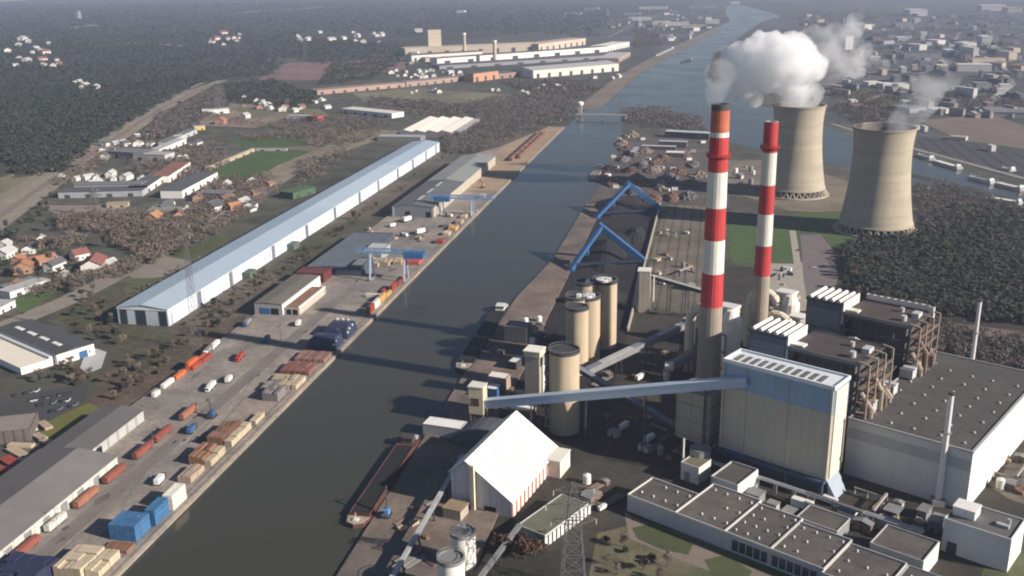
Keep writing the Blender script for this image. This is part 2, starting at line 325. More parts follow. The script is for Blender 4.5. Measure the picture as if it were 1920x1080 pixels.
# far ground: town plain right, forest left
psheet('town_ground', [(1130, 60), (1340, 20), (1320, 70), (1200, 130), (1170, 110), (1000, 70)], town_g, .2)
psheet('town_ground', [(1440, 40), (2100, 10), (2200, 360), (1960, 340), (1720, 285), (1560, 228), (1500, 180), (1350, 140), (1400, 70)], town_g, .22)
psheet('forest_ground', [(-200, 20), (700, 0), (1300, 0), (1300, 15), (1000, 60), (760, 85), (500, 110), (410, 150), (240, 210), (100, 300), (-200, 400)], forest_g, .12)
psheet('grass_field', [(1720, 225), (1860, 215), (1960, 250), (1960, 285), (1800, 262)], M('tan field', (.19, .15, .12), var=.2, scale=.01), .3)
psheet('grass_field', [(1550, 170), (1700, 165), (1740, 200), (1600, 215)], M('olive field', (.12, .115, .06), var=.2, scale=.01), .3)
psheet('rail_yard', [(1720, 255), (1800, 262), (1960, 300), (1960, 350), (1800, 305), (1720, 280)], M('rail yard', (.075, .07, .075), var=.2, scale=.02, lines=[('X', 18, 5, .4)]), .34)
strip('embankment', [(1100, 205), (1180, 140), (1270, 90), (1345, 55)], 46, M('tan bank', (.20, .165, .13), var=.25, scale=.01), .3)
strip('far_road', [(1825, 215), (1895, 160)], 14, lgrey, .4)
for q_ in ([(1480, 150), (1700, 130), (1960, 118)], [(1640, 185), (1760, 120), (1800, 60)], [(1560, 100), (1700, 92), (1960, 60)], [(1900, 160), (1870, 90), (1850, 40)], [(1700, 178), (1960, 190)], [(1140, 70), (1200, 40), (1260, 20)], [(1600, 60), (1960, 40)]): strip('far_street', q_, 12, M('street grey', (.22, .21, .20), var=.2, scale=.01), .42)
strip('far_road', [(1500, 240), (1560, 232), (1700, 275), (1960, 345)], 10, M('far verge', (.25, .22, .2), var=.2), .36)
# ================================================================ power station
def ZY(x, y, py):
    c0 = RW.T@np.array([x, y, -CAM_H]); c1 = RW.T@np.array([0, 0, 1.0]); k = py-540
    return (F_PX*c0[1]-k*c0[2])/(k*c1[2]-F_PX*c1[1])
def PJ(p):
    c = RW.T@(np.array(p, float)-np.array([0, 0, CAM_H])); return 960+F_PX*c[0]/c[2], 540+F_PX*c[1]/c[2]
def PT(name, label, cat, bb, aa, z=0.0, group=None, rz=0.0):
    x, y = PW(bb, aa); return thing(name, label, cat, (x, y, z), -TH+rz, group)
# ---- cooling towers
ct_m = M('cooling tower concrete', (0.42, 0.365, 0.28), var=.07, scale=.05, streak=.08, bands=.13, lines=[('Z', 9.5, .5, .05)])
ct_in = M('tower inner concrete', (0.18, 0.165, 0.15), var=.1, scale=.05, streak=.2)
def cooling_tower(cx, cy, label):
    t = thing('cooling_tower', label, 'cooling tower', (cx, cy, 0))
    prof = []
    for i in range(25):
        z = 8+90*i/24.0; q = (z-76)/68.0
        prof.append((26.3*math.sqrt(1+.62*q*q) if z < 76 else 26.3*math.sqrt(1+1.5*((z-76)/70.0)**2), z))
    b = MB(); b.lathe(prof, 96); b.build('shell', ct_m, t, smooth=True)
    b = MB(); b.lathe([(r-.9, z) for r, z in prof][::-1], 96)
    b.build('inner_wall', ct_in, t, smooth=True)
    b = MB(); r = prof[-1][0]; b.lathe([(r-1.0, 98.0), (r-1.0, 98.9), (r+.5, 98.9), (r+.5, 97.2), (r-.1, 97.0)], 96)
    b.build('rim', M('rim concrete', (.30, .26, .2), var=.1), t)
    b = MB(); r = prof[0][0]; b.lathe([(r-1.3, 8.3), (r-1.3, 7.1), (r+.7, 7.1), (r+.7, 8.6), (r-.2, 8.9)], 96)
    b.build('ring_beam', ct_m, t)
    n = 32
    for k in range(n):
        b = MB(); a0 = 2*pi*k/n; a1 = 2*pi*(k+.5)/n; a2 = 2*pi*(k+1)/n
        for s, e in ((a0, a1), (a2, a1)):
            b.bar(((r+2.8)*cos(s), (r+2.8)*sin(s), 0), ((r-.3)*cos(e), (r-.3)*sin(e), 7.4), 1.0)
        b.build('leg', ct_m, t)
    b = MB(); b.lathe([(0, 4.0), (r-3, 4.0), (r-3, 0)], 48, caps=(False, False)); b.build('fill_deck', dgrey, t)
    b = MB(); b.lathe([(r+1.6, .1), (r+1.6, 1.5), (r+5.2, 1.5), (r+5.2, 0.0)], 64); b.build('basin', concw, t)
    return t
ct1 = G(1659, 239, 98); ct2 = G(1499, 197, 98)
cooling_tower(ct1[0], ct1[1], 'hyperbolic concrete cooling tower, nearer of the two, beside the dark wood')
cooling_tower(ct2[0], ct2[1], 'hyperbolic concrete cooling tower behind the red and white chimneys, under the big steam cloud')
# ---- chimneys
ch_c = M('chimney concrete', (0.33, 0.285, 0.225), var=.1, streak=.15)
ch_r = M('chimney red', (0.46, 0.045, 0.045), rough=.6, var=.12, streak=.22); ch_w = M('chimney white', (0.72, 0.70, 0.62), rough=.6, var=.08, streak=.22)
ch_o = M('chimney orange', (0.50, 0.14, 0.07), rough=.6, var=.2, streak=.3)
def chimney(px, py, bands, rb, rt, top, label, galleries, lining):
    x, y = G(px, py); H = ZY(x, y, top); t = thing('chimney', label, 'chimney', (x, y, 0))
    R = lambda z: rb+(rt-rb)*min(1, z/H)**.8
    zs = [(ZY(x, y, p), m) for p, m in bands]      # from top down: (lower edge px, material)
    b = MB(); zt = H
    mats = [ch_c, ch_r, ch_w, ch_o, dgrey]
    for zb, m in zs+[(0, 0)]:
        zb = max(zb, 0); k = 4
        b.lathe([(R(zb+(zt-zb)*i/k), zb+(zt-zb)*i/k) for i in range(k+1)], 20, m=m); zt = zb
    b.build('shaft', mats, t)
    b = MB(); b.lathe([(rt*.62, H-6), (rt*.62, H+.15), (rt+.05, H+.15), (rt+.05, H)], 20); b.lathe([(0, H-5), (rt*.62, H-5)], 20)
    b.build('rim', lining, t)
    for gp in galleries:
        z = ZY(x, y, gp); b = MB(); r = R(z)
        b.lathe([(r-.1, z), (r+1.5, z), (r+1.5, z+.25), (r-.1, z+.25)], 20)
        for k in range(20):
            a = 2*pi*k/20; c_, s_ = cos(a)*(r+1.4), sin(a)*(r+1.4); b.bar((c_, s_, z), (c_, s_, z+1.4), .15)
            b.bar((cos(a)*r, sin(a)*r, z-1.6), (cos(a)*(r+1.4), sin(a)*(r+1.4), z), .22)
        b.lathe([(r+1.3, z+1.3), (r+1.3, z+1.5), (r+1.5, z+1.5), (r+1.5, z+1.3)], 20)
        b.build('gallery', ch_r, t)
    b = MB(); a = rad(75)
    b.bar(((rb+.3)*cos(a), (rb+.3)*sin(a), 2), ((rt+.3)*cos(a), (rt+.3)*sin(a), H-2), .7, .35); b.build('ladder', dgrey, t)
    b = MB(); b.lathe([(rb+2.5, 0), (rb+2.5, 2), (rb, 2.2)], 20); b.build('plinth', concw, t)
    return t, H, (x, y)
c1, H1, c1p = chimney(1324, 779, [(206, 4), (247, 3), (256, 2), (321, 1), (388, 2), (448, 1), (510, 2), (572, 1)], 7.2, 4.7, 195,
    'taller red and white banded chimney with a faded orange top, left of the pair', [292], dgrey)
c2, H2, c2p = chimney(1417, 700, [(285, 1), (346, 2), (400, 1), (459, 2), (515, 1)], 5.6, 4.1, 228,
    'shorter red and white banded chimney standing between the tall chimney and the cooling towers', [276], M('chimney top grey', (.3, .28, .27)))
# ---- coal bunker building (blue top, beige below)
bb_blue = M('blue cladding', (0.25, 0.37, 0.50), rough=.5, var=.06, streak=.12, lines=[('X', 22, .35, .35)])
bb_cream = M('beige cladding', (0.50, 0.455, 0.37), rough=.6, var=.06, lines=[('X', 22, .35, .4)], streak=.12)
bb_navy = M('dark blue base cladding', (0.055, 0.085, 0.14), rough=.5, var=.1)
t = PT('coal_bunker_building', 'tall slab building clad pale blue above and beige below, entered by the long blue conveyor', 'building', 0, 0)
b = MB().box(-57, 0, 0, 17, 9, 42.5); b.build('beige_wall', bb_cream, t)
b = MB().box(-57.1, .1, -.1, 17.1, 42.5, 55); b.build('blue_wall', bb_blue, t)
b = MB().box(-56, -1, 1, 16, 0, 9); b.build('base_wall', bb_navy, t)
b = MB(); b.box(-57.4, .4, -.4, 17.4, 55, 56)
for a in ((-57.4, .4, -.4, .4), (-57.4, .4, 16.6, 17.4), (-57.4, -56.6, .4, 16.6), (-.4, .4, .4, 16.6)): b.box(*a, 56, 56.9)
b.build('roof', M('pale blue roof', (.62, .66, .68), rough=.6, var=.05), t)
for k in range(11):
    b = MB().box(-53.5+k*4.35, -51.2+k*4.35, 3.2, 11.2, 56, 56.35); b.build('roof_light', M('roof light dark', (.16, .15, .135), rough=.4, var=.2), t)
b = MB(); [b.box(x, x+.9, -.9, 0, 9, 54.5) for x in (-57.0, -.95)]; b.box(-57, 0, -.5, 0, 9, 9.9); b.build('corner_pilaster', bb_cream, t)
b = MB()
for x in (-56.5, -38, -19, -1): b.box(x-.6, x+.6, -3.5, -2.3, 0, 9)
b.box(-57, 0, -3.7, 0, 7.6, 9); b.build('loading_canopy', bb_navy, t)
b = MB(); b.box(.1, .5, 2, 15, 9, 54); b.build('side_panel', M('warm cream', (.66, .60, .48), rough=.6, var=.04), t)
b = MB(); b.add([(0, 0, 9.0), (5, 1, 0), (5, 12, 0), (0, 14, 9), (1.5, 0, 0), (1.5, 14, 0)], [(0, 1, 2, 3), (0, 4, 1), (3, 2, 5)]); b.build('chute', M('grey blue steel', (.30, .34, .40), var=.1), t)
# rounded hopper house left of it
t = PT('hopper_building', 'grey rounded-corner hopper house tucked under the long blue conveyor, left of the blue-topped building', 'building', -74, 8)
b = MB(); P_ = []
for qx, qy, a0 in ((7, 6, 0), (-7, 6, 90), (-7, -6, 180), (7, -6, 270)):
    for k in range(5):
        a = rad(a0+k*22.5); P_.append((qx+3*cos(a), qy+3*sin(a)))
b.prism(P_, 7, 34); b.build('body', M('pale grey cladding', (.33, .325, .28), var=.06, lines=[('Z', 9, .5, .45), ('X', 8, .4, .4)]), t)
b = MB().prism([(x*.8, y*.8) for x, y in P_], 34, 35); b.build('roof', mgrey, t)
for x in (-6, 6):
    for y in (-5, 5): MB().box(x-.7, x+.7, y-.7, y+.7, 0, 7).build('leg', dgrey, t)
# ---- turbine hall
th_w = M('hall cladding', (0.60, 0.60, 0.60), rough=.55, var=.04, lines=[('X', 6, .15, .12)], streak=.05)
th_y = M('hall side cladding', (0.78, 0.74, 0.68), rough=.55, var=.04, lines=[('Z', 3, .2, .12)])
th_band = M('hall grey band', (0.36, 0.365, 0.38), rough=.55, var=.06)
t = PT('turbine_hall', 'huge flat-roofed turbine hall with dark roof and pale grey walls at the right', 'building', -3, 28)
b = MB().box(0, 58, 0, 116, 0, 29.5); b.build('wall', th_w, t)
b = MB().box(-.15, 58.15, -.15, -0.0, 20, 25.5); b.build('wall_band', th_band, t)
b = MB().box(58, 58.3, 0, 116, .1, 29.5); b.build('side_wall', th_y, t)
b = MB().box(.6, 57.4, .6, 115.4, 29.5, 29.9); b.build('roof', M('dark roof felt', (.088, .082, .078), var=.22, scale=.035, fine=.12, lines=[('Y', 9, .25, .18)]), t)
b = MB()
for a in ((-.2, 58.5, -.2, .6), (-.2, 58.5, 115.4, 116.2), (-.2, .6, .6, 115.4), (57.4, 58.5, .6, 115.4)): b.box(*a, 29.5, 30.5)
b.build('parapet', M('parapet grey', (.40, .40, .40), var=.1), t)
random.seed(4)
for j in range(7):
    for i in range(5):
        x = 7+i*11.2+random.uniform(-.6, .6); y = 8+j*14+random.uniform(-1, 1)
        b = MB(); b.lathe([(.75, 29.9), (.75, 30.4), (.45, 30.7), (0, 30.8)], 8, x, y); b.build('roof_vent', lgrey, t)
for k in range(3):
    b = MB().box(.0, 7, 12+27*k, 18+27*k, 30.5, 35.5); b.box(1, 7.5, 13+27*k, 17+27*k, 35.5, 36.2); b.build('stair_house', lgrey, t)
# ---- boiler houses
bl_dk = M('boiler dark steel', (0.06, 0.07, 0.085), rough=.5, var=.2, scale=.2)
bl_roof = M('boiler roof brown', (0.075, 0.06, 0.055), var=.2, scale=.1, lines=[('X', 2.5, .3, .25)])
bl_panel = M('slate blue cladding', (0.11, 0.135, 0.165), rough=.5, var=.15, lines=[('Z', 6, .5, .4)])
rusty = M('brown ducting', (0.20, 0.14, 0.11), rough=.7, var=.3, scale=.2)
beige = M('beige ducting', (0.33, 0.275, 0.215), rough=.6, var=.15, scale=.2)
def boiler_house(aa, label, far):
    t = PT('boiler_house', label, 'building', -38, aa)
    # main block (local x 0..36, y 0..28)
    b = MB()
    for x in range(0, 37, 9):
        for y in (0, 28): b.box(x-.5, x+.5, y-.5, y+.5, 0, 56)
    for z in range(8, 57, 8):
        for y in (0, 28): b.box(0, 36, y-.35, y+.35, z-.4, z+.4)
        for x in (0, 36): b.box(x-.35, x+.35, 0, 28, z-.45, z+.35)
    b.build('steel_frame', bl_dk, t)
    MB().box(3, 33, 3, 25, 4, 55).build('boiler_casing', M('casing', (.10, .085, .078), var=.25, scale=.2, lines=[('Z', 4, .5, .4)]), t)
    b = MB().box(-1, 37, -1, 29, 56.5, 57.6); b.build('roof', bl_roof, t)
    b = MB(); b.box(-1.3, 37.3, -1.3, -1, 56.3, 58.2); b.box(-1.3, 37.3, 29, 29.3, 56.3, 58.2); b.build('roof_edge', mgrey, t)
    # stair and lift tower with striped roof (local x -23..-1)
    MB().box(-23, -2, 0, 22, 0, 61).build('tower_wall', bl_panel, t)
    b = MB().box(-22, -3, -.2, 0, 47, 57); b.box(-13, -4, -.4, -.2, 34, 45); b.build('louvre_panel', M('grey louvre', (.22, .25, .29), var=.15, lines=[('Z', 2.2, .5, .3)]), t)
    MB().box(-23.5, -1.5, -.5, 22.5, 61, 62).build('tower_roof', dgrey, t)
    for k in range(5):
        MB().gable(-22.3+k*4.2, -20.4+k*4.2, .5, 21.5, 62, 63.0, 63.6).build('roof_light', white, t)
    b = MB().box(-2, -1.2, 0, 22, 50, 63); b.box(-1.8, 6, 2, 7, 57.7, 58.6); b.build('end_panel', white if not far else whiteroof, t)
    # duct and platform clutter on the hall side
    rnd = random.Random(aa)
    for k in range(5):
        y = 2+k*6; b = MB(); z = 34+rnd.uniform(-4, 18)
        b.tube((36.5, y, z), (42+rnd.uniform(0, 3), y+rnd.uniform(-2, 2), z-10), 1.3, n=8); b.tube((43, y, z-9), (43, y, 30), 1.2, n=8); b.build('duct', rusty if k % 2 else beige, t)
    for k in range(4):
        z = 30+k*7; b = MB().box(36.2, 41.5, -1, 29, z, z+.5)
        for y in range(0, 30, 4): b.bar((41.4, y, z), (41.4, y, z+1.4), .2)
        b.bar((41.4, -1, z+1.4), (41.4, 29, z+1.4), .25); b.build('platform', rusty, t)
    b = MB()
    for y in (-1, 9, 19, 29): b.box(41, 41.8, y-.4, y+.4, 0, 58); b.bar((41.4, y, 57.7), (36, y, 58.6), .8)
    b.build('outer_frame', beige, t)
    b = MB(); b.tube((30, 6, 57.6), (30, 6, 60.5), 1.6, n=10); b.tube((24, 20, 57.6), (24, 20, 60), 1.2, n=10); b.box(31, 35, 14, 20, 57.6, 60); b.build('roof_plant', lgrey, t)
    if far:
        b = MB(); b.box(35.6, 38.2, 27.8, 30.6, 28, 61); b.box(0, 38.2, 28.6, 30.6, 58.2, 61); b.build('white_gable_frame', white, t)
        for k in range(9): MB().box(2+k*3.9, 4+k*3.9, 28.9, 30.3, 61, 61.25).build('roof_light', M('roof light dark', (.16, .15, .135)), t)
    return t
boiler_house(33, 'nearer boiler house, brown-black roof and striped-roof tower, right behind the blue-topped building', False)
boiler_house(101, 'farther boiler house with white-framed end wall and striped-roof tower, by the dark wood', True)
# link block between the boiler houses
t = PT('link_building', 'dark low machinery block between the two boiler houses', 'building', -36, 64)
MB().box(0, 30, 0, 33, 0, 34).build('wall', bl_dk, t); MB().box(-.5, 30.5, -.5, 33.5, 34, 35).build('roof', bl_roof, t)
b = MB()
b.tube((20, 6, 35), (20, 6, 50), 2.2, n=10); b.tube((20, 6, 48.5), (12, 20, 48.5), 2.2, n=10); b.tube((12, 20, 48.5), (2, 20, 46), 2.6, n=10); b.build('flue_duct', lgrey, t)
for k in range(3): MB().box(3+k*9, 9+k*9, 20, 27, 35, 38+k).build('fan_housing', mgrey, t)
# flue gas plant between chimneys and boilers : white / beige vessels and elbows
def duct_cluster(bb, aa, s, label, seed):
    r = random.Random(seed); t = PT('flue_gas_plant', label, 'machinery', bb, aa)
    b = MB(); P_ = [(6*cos(a)+7, 6*sin(a)) for a in np.linspace(0, 2*pi, 14)[:-1]]
    b.prism(P_, 0, 30*s); b.lathe([(6, 30*s), (3, 34*s), (0, 34.5*s)], 14, 7, 0); b.build('scrubber_vessel', whiteroof, t)
    pts = [(-9+10*cos(a), -4, 26*s+10*sin(a)) for a in np.linspace(pi, 0, 8)]
    b = MB()
    for p, q in zip(pts, pts[1:]): b.tube(p, q, 3.0, n=10)
    b.tube(pts[0], (pts[0][0], -4, 2), 3.0, n=10); b.build('elbow_duct', M('pale duct', (.64, .57, .46), rough=.5, var=.1), t)
    b = MB().box(-5, 6, 4, 12, 0, 33*s); b.build('filter_house', M('filter cladding', (.58, .54, .45), var=.08, lines=[('Z', 5, .6, .5)]), t)
    b = MB().box(-5.5, 6.5, 3.5, 12.5, 33*s, 34*s); b.build('filter_roof', white, t)
    for k in range(4): MB().box(-7-k, -5, 3, 12, (6+7*k)*s, (6.7+7*k)*s).build('platform', rusty, t)
    b = MB()
    for x in (-12, -2, 8):
        for y in (-8, 10): b.box(x-.4, x+.4, y-.4, y+.4, 0, 24*s)
    for z in (8, 16, 24): b.box(-12, 8, -8.3, -7.7, z*s-.4, z*s+.2); b.box(-12, 8, 9.7, 10.3, z*s-.4, z*s+.2)
    b.build('support_frame', rusty, t)
    return t
duct_cluster(-112, 96, 1.35, 'tangle of white and beige flue gas ducts between the two chimneys', 3)
duct_cluster(-104, 158, 1.2, 'beige ducts and vessels just right of the shorter chimney, by the parking ground', 5)
duct_cluster(-80, 128, 1.1, 'low group of pale ducts behind the striped tower of the farther boiler house', 8)
# ---- slim stacks
def stack(px, py, top, r, label, z0=0.0):
    x, y = G(px, py, z0); H = ZY(x, y, top); t = thing('exhaust_stack', label, 'stack', (x, y, z0))
    MB().tube((0, 0, 0), (0, 0, H-z0), r*1.15, r*.9, n=12).build('pipe', M('stack aluminium', (.62, .60, .58), rough=.4, var=.05), t)
    b = MB().tube((0, 0, H-z0-.01), (0, 0, H-z0+1.0), r*1.2, n=12); b.build('cap', dgrey, t)
    b = MB(); z = (H-z0)*.66; b.lathe([(r, z), (r+1.0, z), (r+1.0, z+.3), (r, z+.3)], 12)
    for k in range(8): b.bar(((r+.9)*cos(k*pi/4), (r+.9)*sin(k*pi/4), z), ((r+.9)*cos(k*pi/4), (r+.9)*sin(k*pi/4), z+1.2), .15)
    b.build('gallery', mgrey, t); MB().box(-r*2.2, r*2.2, -r*2.2, r*2.2, 0, 3).build('plinth', mgrey, t)
stack(1758, 945, 740, 1.35, 'thin silver exhaust stack in front of the turbine hall wall')
xx, yy = PW(32, 147); px_, _ = PJ((xx, yy, 0)); 
stack(1815, 735, 565, 1.2, 'thin silver exhaust stack rising behind the turbine hall, before the dark wood')
# small things at the foot of the hall
def gen_building(name, label, frame, x0, x1, y0, y1, h, wall, roof, z0=0.0, kind='flat', ridge=2.5, par=.7, parm=None, cat='building', group=None, xr=None, eave=.3):
    """x0..y1 in frame coords ('w' world, 'p' plant)"""
    mx, my = (x0+x1)/2, (y0+y1)/2; dx, dy = (x1-x0)/2, (y1-y0)/2
    if frame == 'w': t = thing(name, label, cat, (mx, my, z0), 0, group)
    elif frame == 'p': t = PT(name, label, cat, mx, my, z0, group)
    else: t = thing(name, label, cat, (frame[0], frame[1], z0), frame[2], group)
    if kind == 'flat':
        MB().box(-dx, dx, -dy, dy, 0, h).build('wall', wall, t); MB().box(-dx+.3, dx-.3, -dy+.3, dy-.3, h, h+.15).build('roof', roof, t)
        b = MB()
        for a in ((-dx-.1, dx+.1, -dy-.1, -dy+.3), (-dx-.1, dx+.1, dy-.3, dy+.1), (-dx-.1, -dx+.3, -dy+.3, dy-.3), (dx-.3, dx+.1, -dy+.3, dy-.3)): b.box(*a, h-.05, h+par)
        b.build('parapet', parm or wall, t)
    elif kind == 'gable':
        MB().gable(-dx, dx, -dy, dy, 0, h, h+ridge, xr).build('wall', wall, t)
        MB().roofslab(-dx-eave, dx+eave, -dy-eave, dy+eave, h+.02, h+ridge+.02, xr).build('roof', roof, t)
    elif kind == 'gablex':
        b = MB().gable(-dy, dy, -dx, dx, 0, h, h+ridge); b.v = [(-y, x, z) if False else (y, -x, z) for x, y, z in b.v]; b.build('wall', wall, t)
        b = MB().roofslab(-dy-eave, dy+eave, -dx-eave, dx+eave, h+.02, h+ridge+.02); b.v = [(y, -x, z) for x, y, z in b.v]; b.build('roof', roof, t)
    return t
adm_r = M('admin roof', (.105, .094, .084), var=.28, scale=.08, fine=.15, lines=[('Y', 5, .2, .15)])
adm_w = M('admin wall', (.46, .47, .50), rough=.6, var=.05, lines=[('X', 7, .25, .2)])
def add_vents(t, pts, z, r=.42):
    for x, y in pts:
        b = MB(); b.lathe([(r, z), (r, z+.6), (r*.6, z+1.0), (0, z+1.1)], 8, x, y); b.build('roof_vent', white, t)
def admin(label, x0, x1, y0, y1, h, n, seed, ribs=True, group=None):
    t = gen_building('office_building', label, 'p', x0, x1, y0, y1, h, adm_w, adm_r, par=.9, parm=M('pale parapet', (.55, .53, .50), var=.08))
    r = random.Random(seed); dx, dy = (x1-x0)/2, (y1-y0)/2
    add_vents(t, [(-dx+(i+.6)*2*dx/n[0], -dy+(j+.6)*2*dy/n[1]) for i in range(n[0]) for j in range(n[1]) if r.random() < .8], h+.15)
    return t
a1 = admin('flat-roofed office wing with blank pale wall, left end of the low office row', -65.5, -40, -70, -49, 8, (4, 2), 1)
a2 = admin('low office section with rows of white roof vents, second from the left', -39.9, -15.2, -70, -36, 8, (4, 3), 2)
a3 = admin('low office section crowded with white roof plant, third from the left of the office row', -15.1, 6.5, -70, -39, 8, (4, 4), 3)
a4 = admin('low office section with evenly spaced vents, fourth from the left of the office row', 6.6, 30, -70, -42, 8, (4, 3), 4)
a5 = admin('shaded low office section at the right end of the office row', 30.1, 54, -72, -44, 7.5, (3, 3), 5)
a6 = gen_building('office_annex', 'small square annex with white side wall behind the low office row', 'p', -43, -29, -33, -13, 9.5, adm_w, roofdk, par=1.0, parm=lgrey)
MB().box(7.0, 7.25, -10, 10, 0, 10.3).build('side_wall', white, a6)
a7 = gen_building('office_annex', 'low brown-roofed block in the yard behind the office row', 'p', 2, 21, -36, -22, 6, mgrey, adm_r, par=.6, parm=lgrey)
a8 = gen_building('office_building', 'pale-walled block with brown flat roof and bright right wall, left of the white box building', 'p', 37, 59, -40, -21, 8.5, lgrey, adm_r, par=.8, parm=lgrey)
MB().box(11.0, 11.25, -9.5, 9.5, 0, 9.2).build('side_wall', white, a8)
a9 = gen_building('office_building', 'long grey-roofed low block at the bottom right corner', 'p', 54.4, 80, -62, -43, 6.6, lgrey, roofdk, par=.6, parm=lgrey)
add_vents(a9, [(-9, 2), (0, 3), (8, -2)], 6.75)
a10 = gen_building('pump_house', 'white box building with dark door and roof box, at the right edge near the hall', 'p', 57.5, 84, -12, 8, 15, M('plain white wall', (.62, .62, .62), var=.04), M('box roof', (.11, .105, .10), var=.15), par=.8)
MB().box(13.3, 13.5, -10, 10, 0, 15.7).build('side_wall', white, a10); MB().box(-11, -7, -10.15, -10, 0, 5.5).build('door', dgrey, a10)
b = MB().box(-12, -3, -4, 4, 15.15, 19); b.box(-12.3, -2.7, -4.3, 4.3, 19, 19.5); b.build('roof_house', white, a10)
b = MB(); b.tube((9, 2, 15.1), (9, 2, 18), .8, n=8); b.box(5, 10, -2, 0, 15.1, 16.5); b.build('roof_plant', lgrey, a10)
# parapet row along the front of the offices (glazed ground floor)
for i, (xa, xb) in enumerate(((-11, 6), (7.5, 29), (31, 53))):
    for k in range(int((xb-xa)/3.4)):
        src = (a3, a4, a5)[i]; x = xa+k*3.4-[(-15.1+6.5)/2, 18.3, 42.05][i]
        MB().box(x, x+2.8, -(15.5, 14, 14)[i]-.14, -(15.5, 14, 14)[i]+.02, 1.2, 6.2).build('window', glass, src)
# small tank house with white cubic annex
t = gen_building('pump_house', 'small white square pump house beside the steaming tank', 'p', -62.5, -52.5, -28, -16, 9, M('off white render', (.60, .57, .53), var=.06), M('mossy roof', (.16, .14, .09), var=.2), par=.5)
MB().box(-3, 0, -6.12, -6, 0, 5).build('door', mgrey, t)
x, y = PW(-60, -14); t = thing('storage_tank', 'grey round tank with wisps of steam beside the small white pump house', 'tank', (x, y, 0), 0)
b = MB(); b.lathe([(5.2, 0), (5.2, 12)], 28); b.build('shell', M('tank grey', (.30, .30, .29), var=.1, streak=.15), t)
b = MB(); b.lathe([(5.35, 12), (5.35, 12.5), (0, 14)], 28); b.build('roof', mgrey, t); 
x, y = PW(-65, -22); t = thing('vent_pipe', 'thin white vent pipe standing beside the small pump house', 'pipe', (x, y, 0)); MB().tube((0, 0, 0), (0, 0, 19), .5, n=8).build('pipe', white, t)
# green-trimmed courtyard bits: skids and kiosks between offices and bunker
r = random.Random(12)
for k, (bb_, aa_) in enumerate([(-24, -24), (-14, -26), (-4, -30), (16, -12), (24, -14), (34, -10), (45, -8), (30, 6), (42, 12), (50, 4)]):
    t = PT('equipment_kiosk', ['grey', 'pale', 'rusty', 'white', 'dark', 'ribbed', 'beige', 'tall', 'squat', 'blue-grey'][k]+' equipment kiosk in the yard behind the office row, '+['first', 'second', 'third', 'fourth', 'fifth', 'sixth', 'seventh', 'eighth', 'ninth', 'tenth'][k]+' from the left', 'kiosk', bb_, aa_, 0, 'equipment kiosks in the yard')
    w_, d_, h_ = r.uniform(2, 5), r.uniform(2, 4), r.uniform(2, 6)
    m_ = [mgrey, lgrey, rusty, white, dgrey, lgrey, beige, steelg, mgrey, bl_panel][k]
    MB().box(-w_, w_, -d_, d_, 0, h_).build('body', m_, t); MB().box(-w_-.3, w_+.3, -d_-.3, d_+.3, h_, h_+.3).build('roof', mgrey, t)
    MB().box(-w_*.5, w_*.2, -d_-.08, -d_, 0, 2.1).build('door', dgrey, t)
# pipe rack running in front of the bunker building
t = PT('pipe_rack', 'long raised grey pipe rack crossing the yard in front of the beige and blue building', 'pipe rack', -48, -13)
b = MB()
for k in range(11): b.box(k*9.5-.3, k*9.5+.3, -1.5, -1.0, 0, 6); b.box(k*9.5-.3, k*9.5+.3, 1.0, 1.5, 0, 6); b.box(k*9.5-.3, k*9.5+.3, -1.8, 1.8, 5.6, 6)
b.build('frame', mgrey, t)
for y in (-1.2, -.3, .6, 1.3): MB().tube((-6, y, 6.4), (98, y, 6.4), .33, n=6).build('pipe', lgrey, t)
# ================================================================ silos and conveyors
silo_m = M('silo concrete', (0.50, 0.405, 0.285), var=.08, scale=.1, streak=.14, lines=[('Z', 6, .2, .08)])
def silo(x, y, r, h, label, cap=None, z0=0.0, mat=None, group=None, stairs=False):
    t = thing('silo', label, 'silo', (x, y, z0), 0, group)
    b = MB(); b.lathe([(r, 0), (r, h)], 40); b.build('shell', mat or silo_m, t, smooth=True)
    b = MB(); b.lathe([(r+.35, h-.5), (r+.35, h+.9), (r-.4, h+.9), (r-.4, h+.3), (0, h+.3)], 40); b.build('roof_deck', mgrey if mat else dgrey, t)
    if cap:
        b = MB()
        if cap == 'white': b.lathe([(r*.62, h+.3), (r*.62, h+1.6), (0, h+2.4)], 24, -r*.15, 0)
        b.box(r*.1, r*.5, -r*.4, r*.1, h+.3, h+2.6); b.build('roof_cover', white, t)
    b = MB()
    for k in range(24):
        a = 2*pi*k/24; b.bar(((r+.2)*cos(a), (r+.2)*sin(a), h+.9), ((r+.2)*cos(a), (r+.2)*sin(a), h+2.0), .13)
    b.lathe([(r+.1, h+1.9), (r+.1, h+2.05), (r+.3, h+2.05), (r+.3, h+1.9)], 24); b.build('railing', mgrey, t)
    if stairs:
        for k in range(8):
            z = 3+k*(h-5)/8; b = MB()
            b.bar((-r-1.6, -3+3*(k % 2), z), (-r-1.6, 0-3*(k % 2), z+(h-5)/8), 1.4, .4); b.box(-r-2.4, -r+.3, -3.8, -2.4, z-.2, z+.1); b.build('stair_flight', mgrey, t)
    return t
S0 = [(1082, 697, 7.0, 577, 'front left slim concrete silo of the cluster', None), (1104, 676, 7.0, 557, 'front silo with white roof cover in the silo cluster', 'white'),
      (1133, 648, 8.0, 527, 'rear right concrete silo of the cluster, with white roof cover', 'white')]
pts = []
for px, py, r, top, lab, cap in S0:
    x, y = G(px, py); pts.append((x, y)); silo(x, y, r, ZY(x, y, top), lab, cap)
x, y = pts[0]; silo(x-3, y+15.5, 6.5, ZY(x, y, 577)+1.5, 'dark-topped concrete silo behind the front left silo, in the middle of the cluster', 'box')
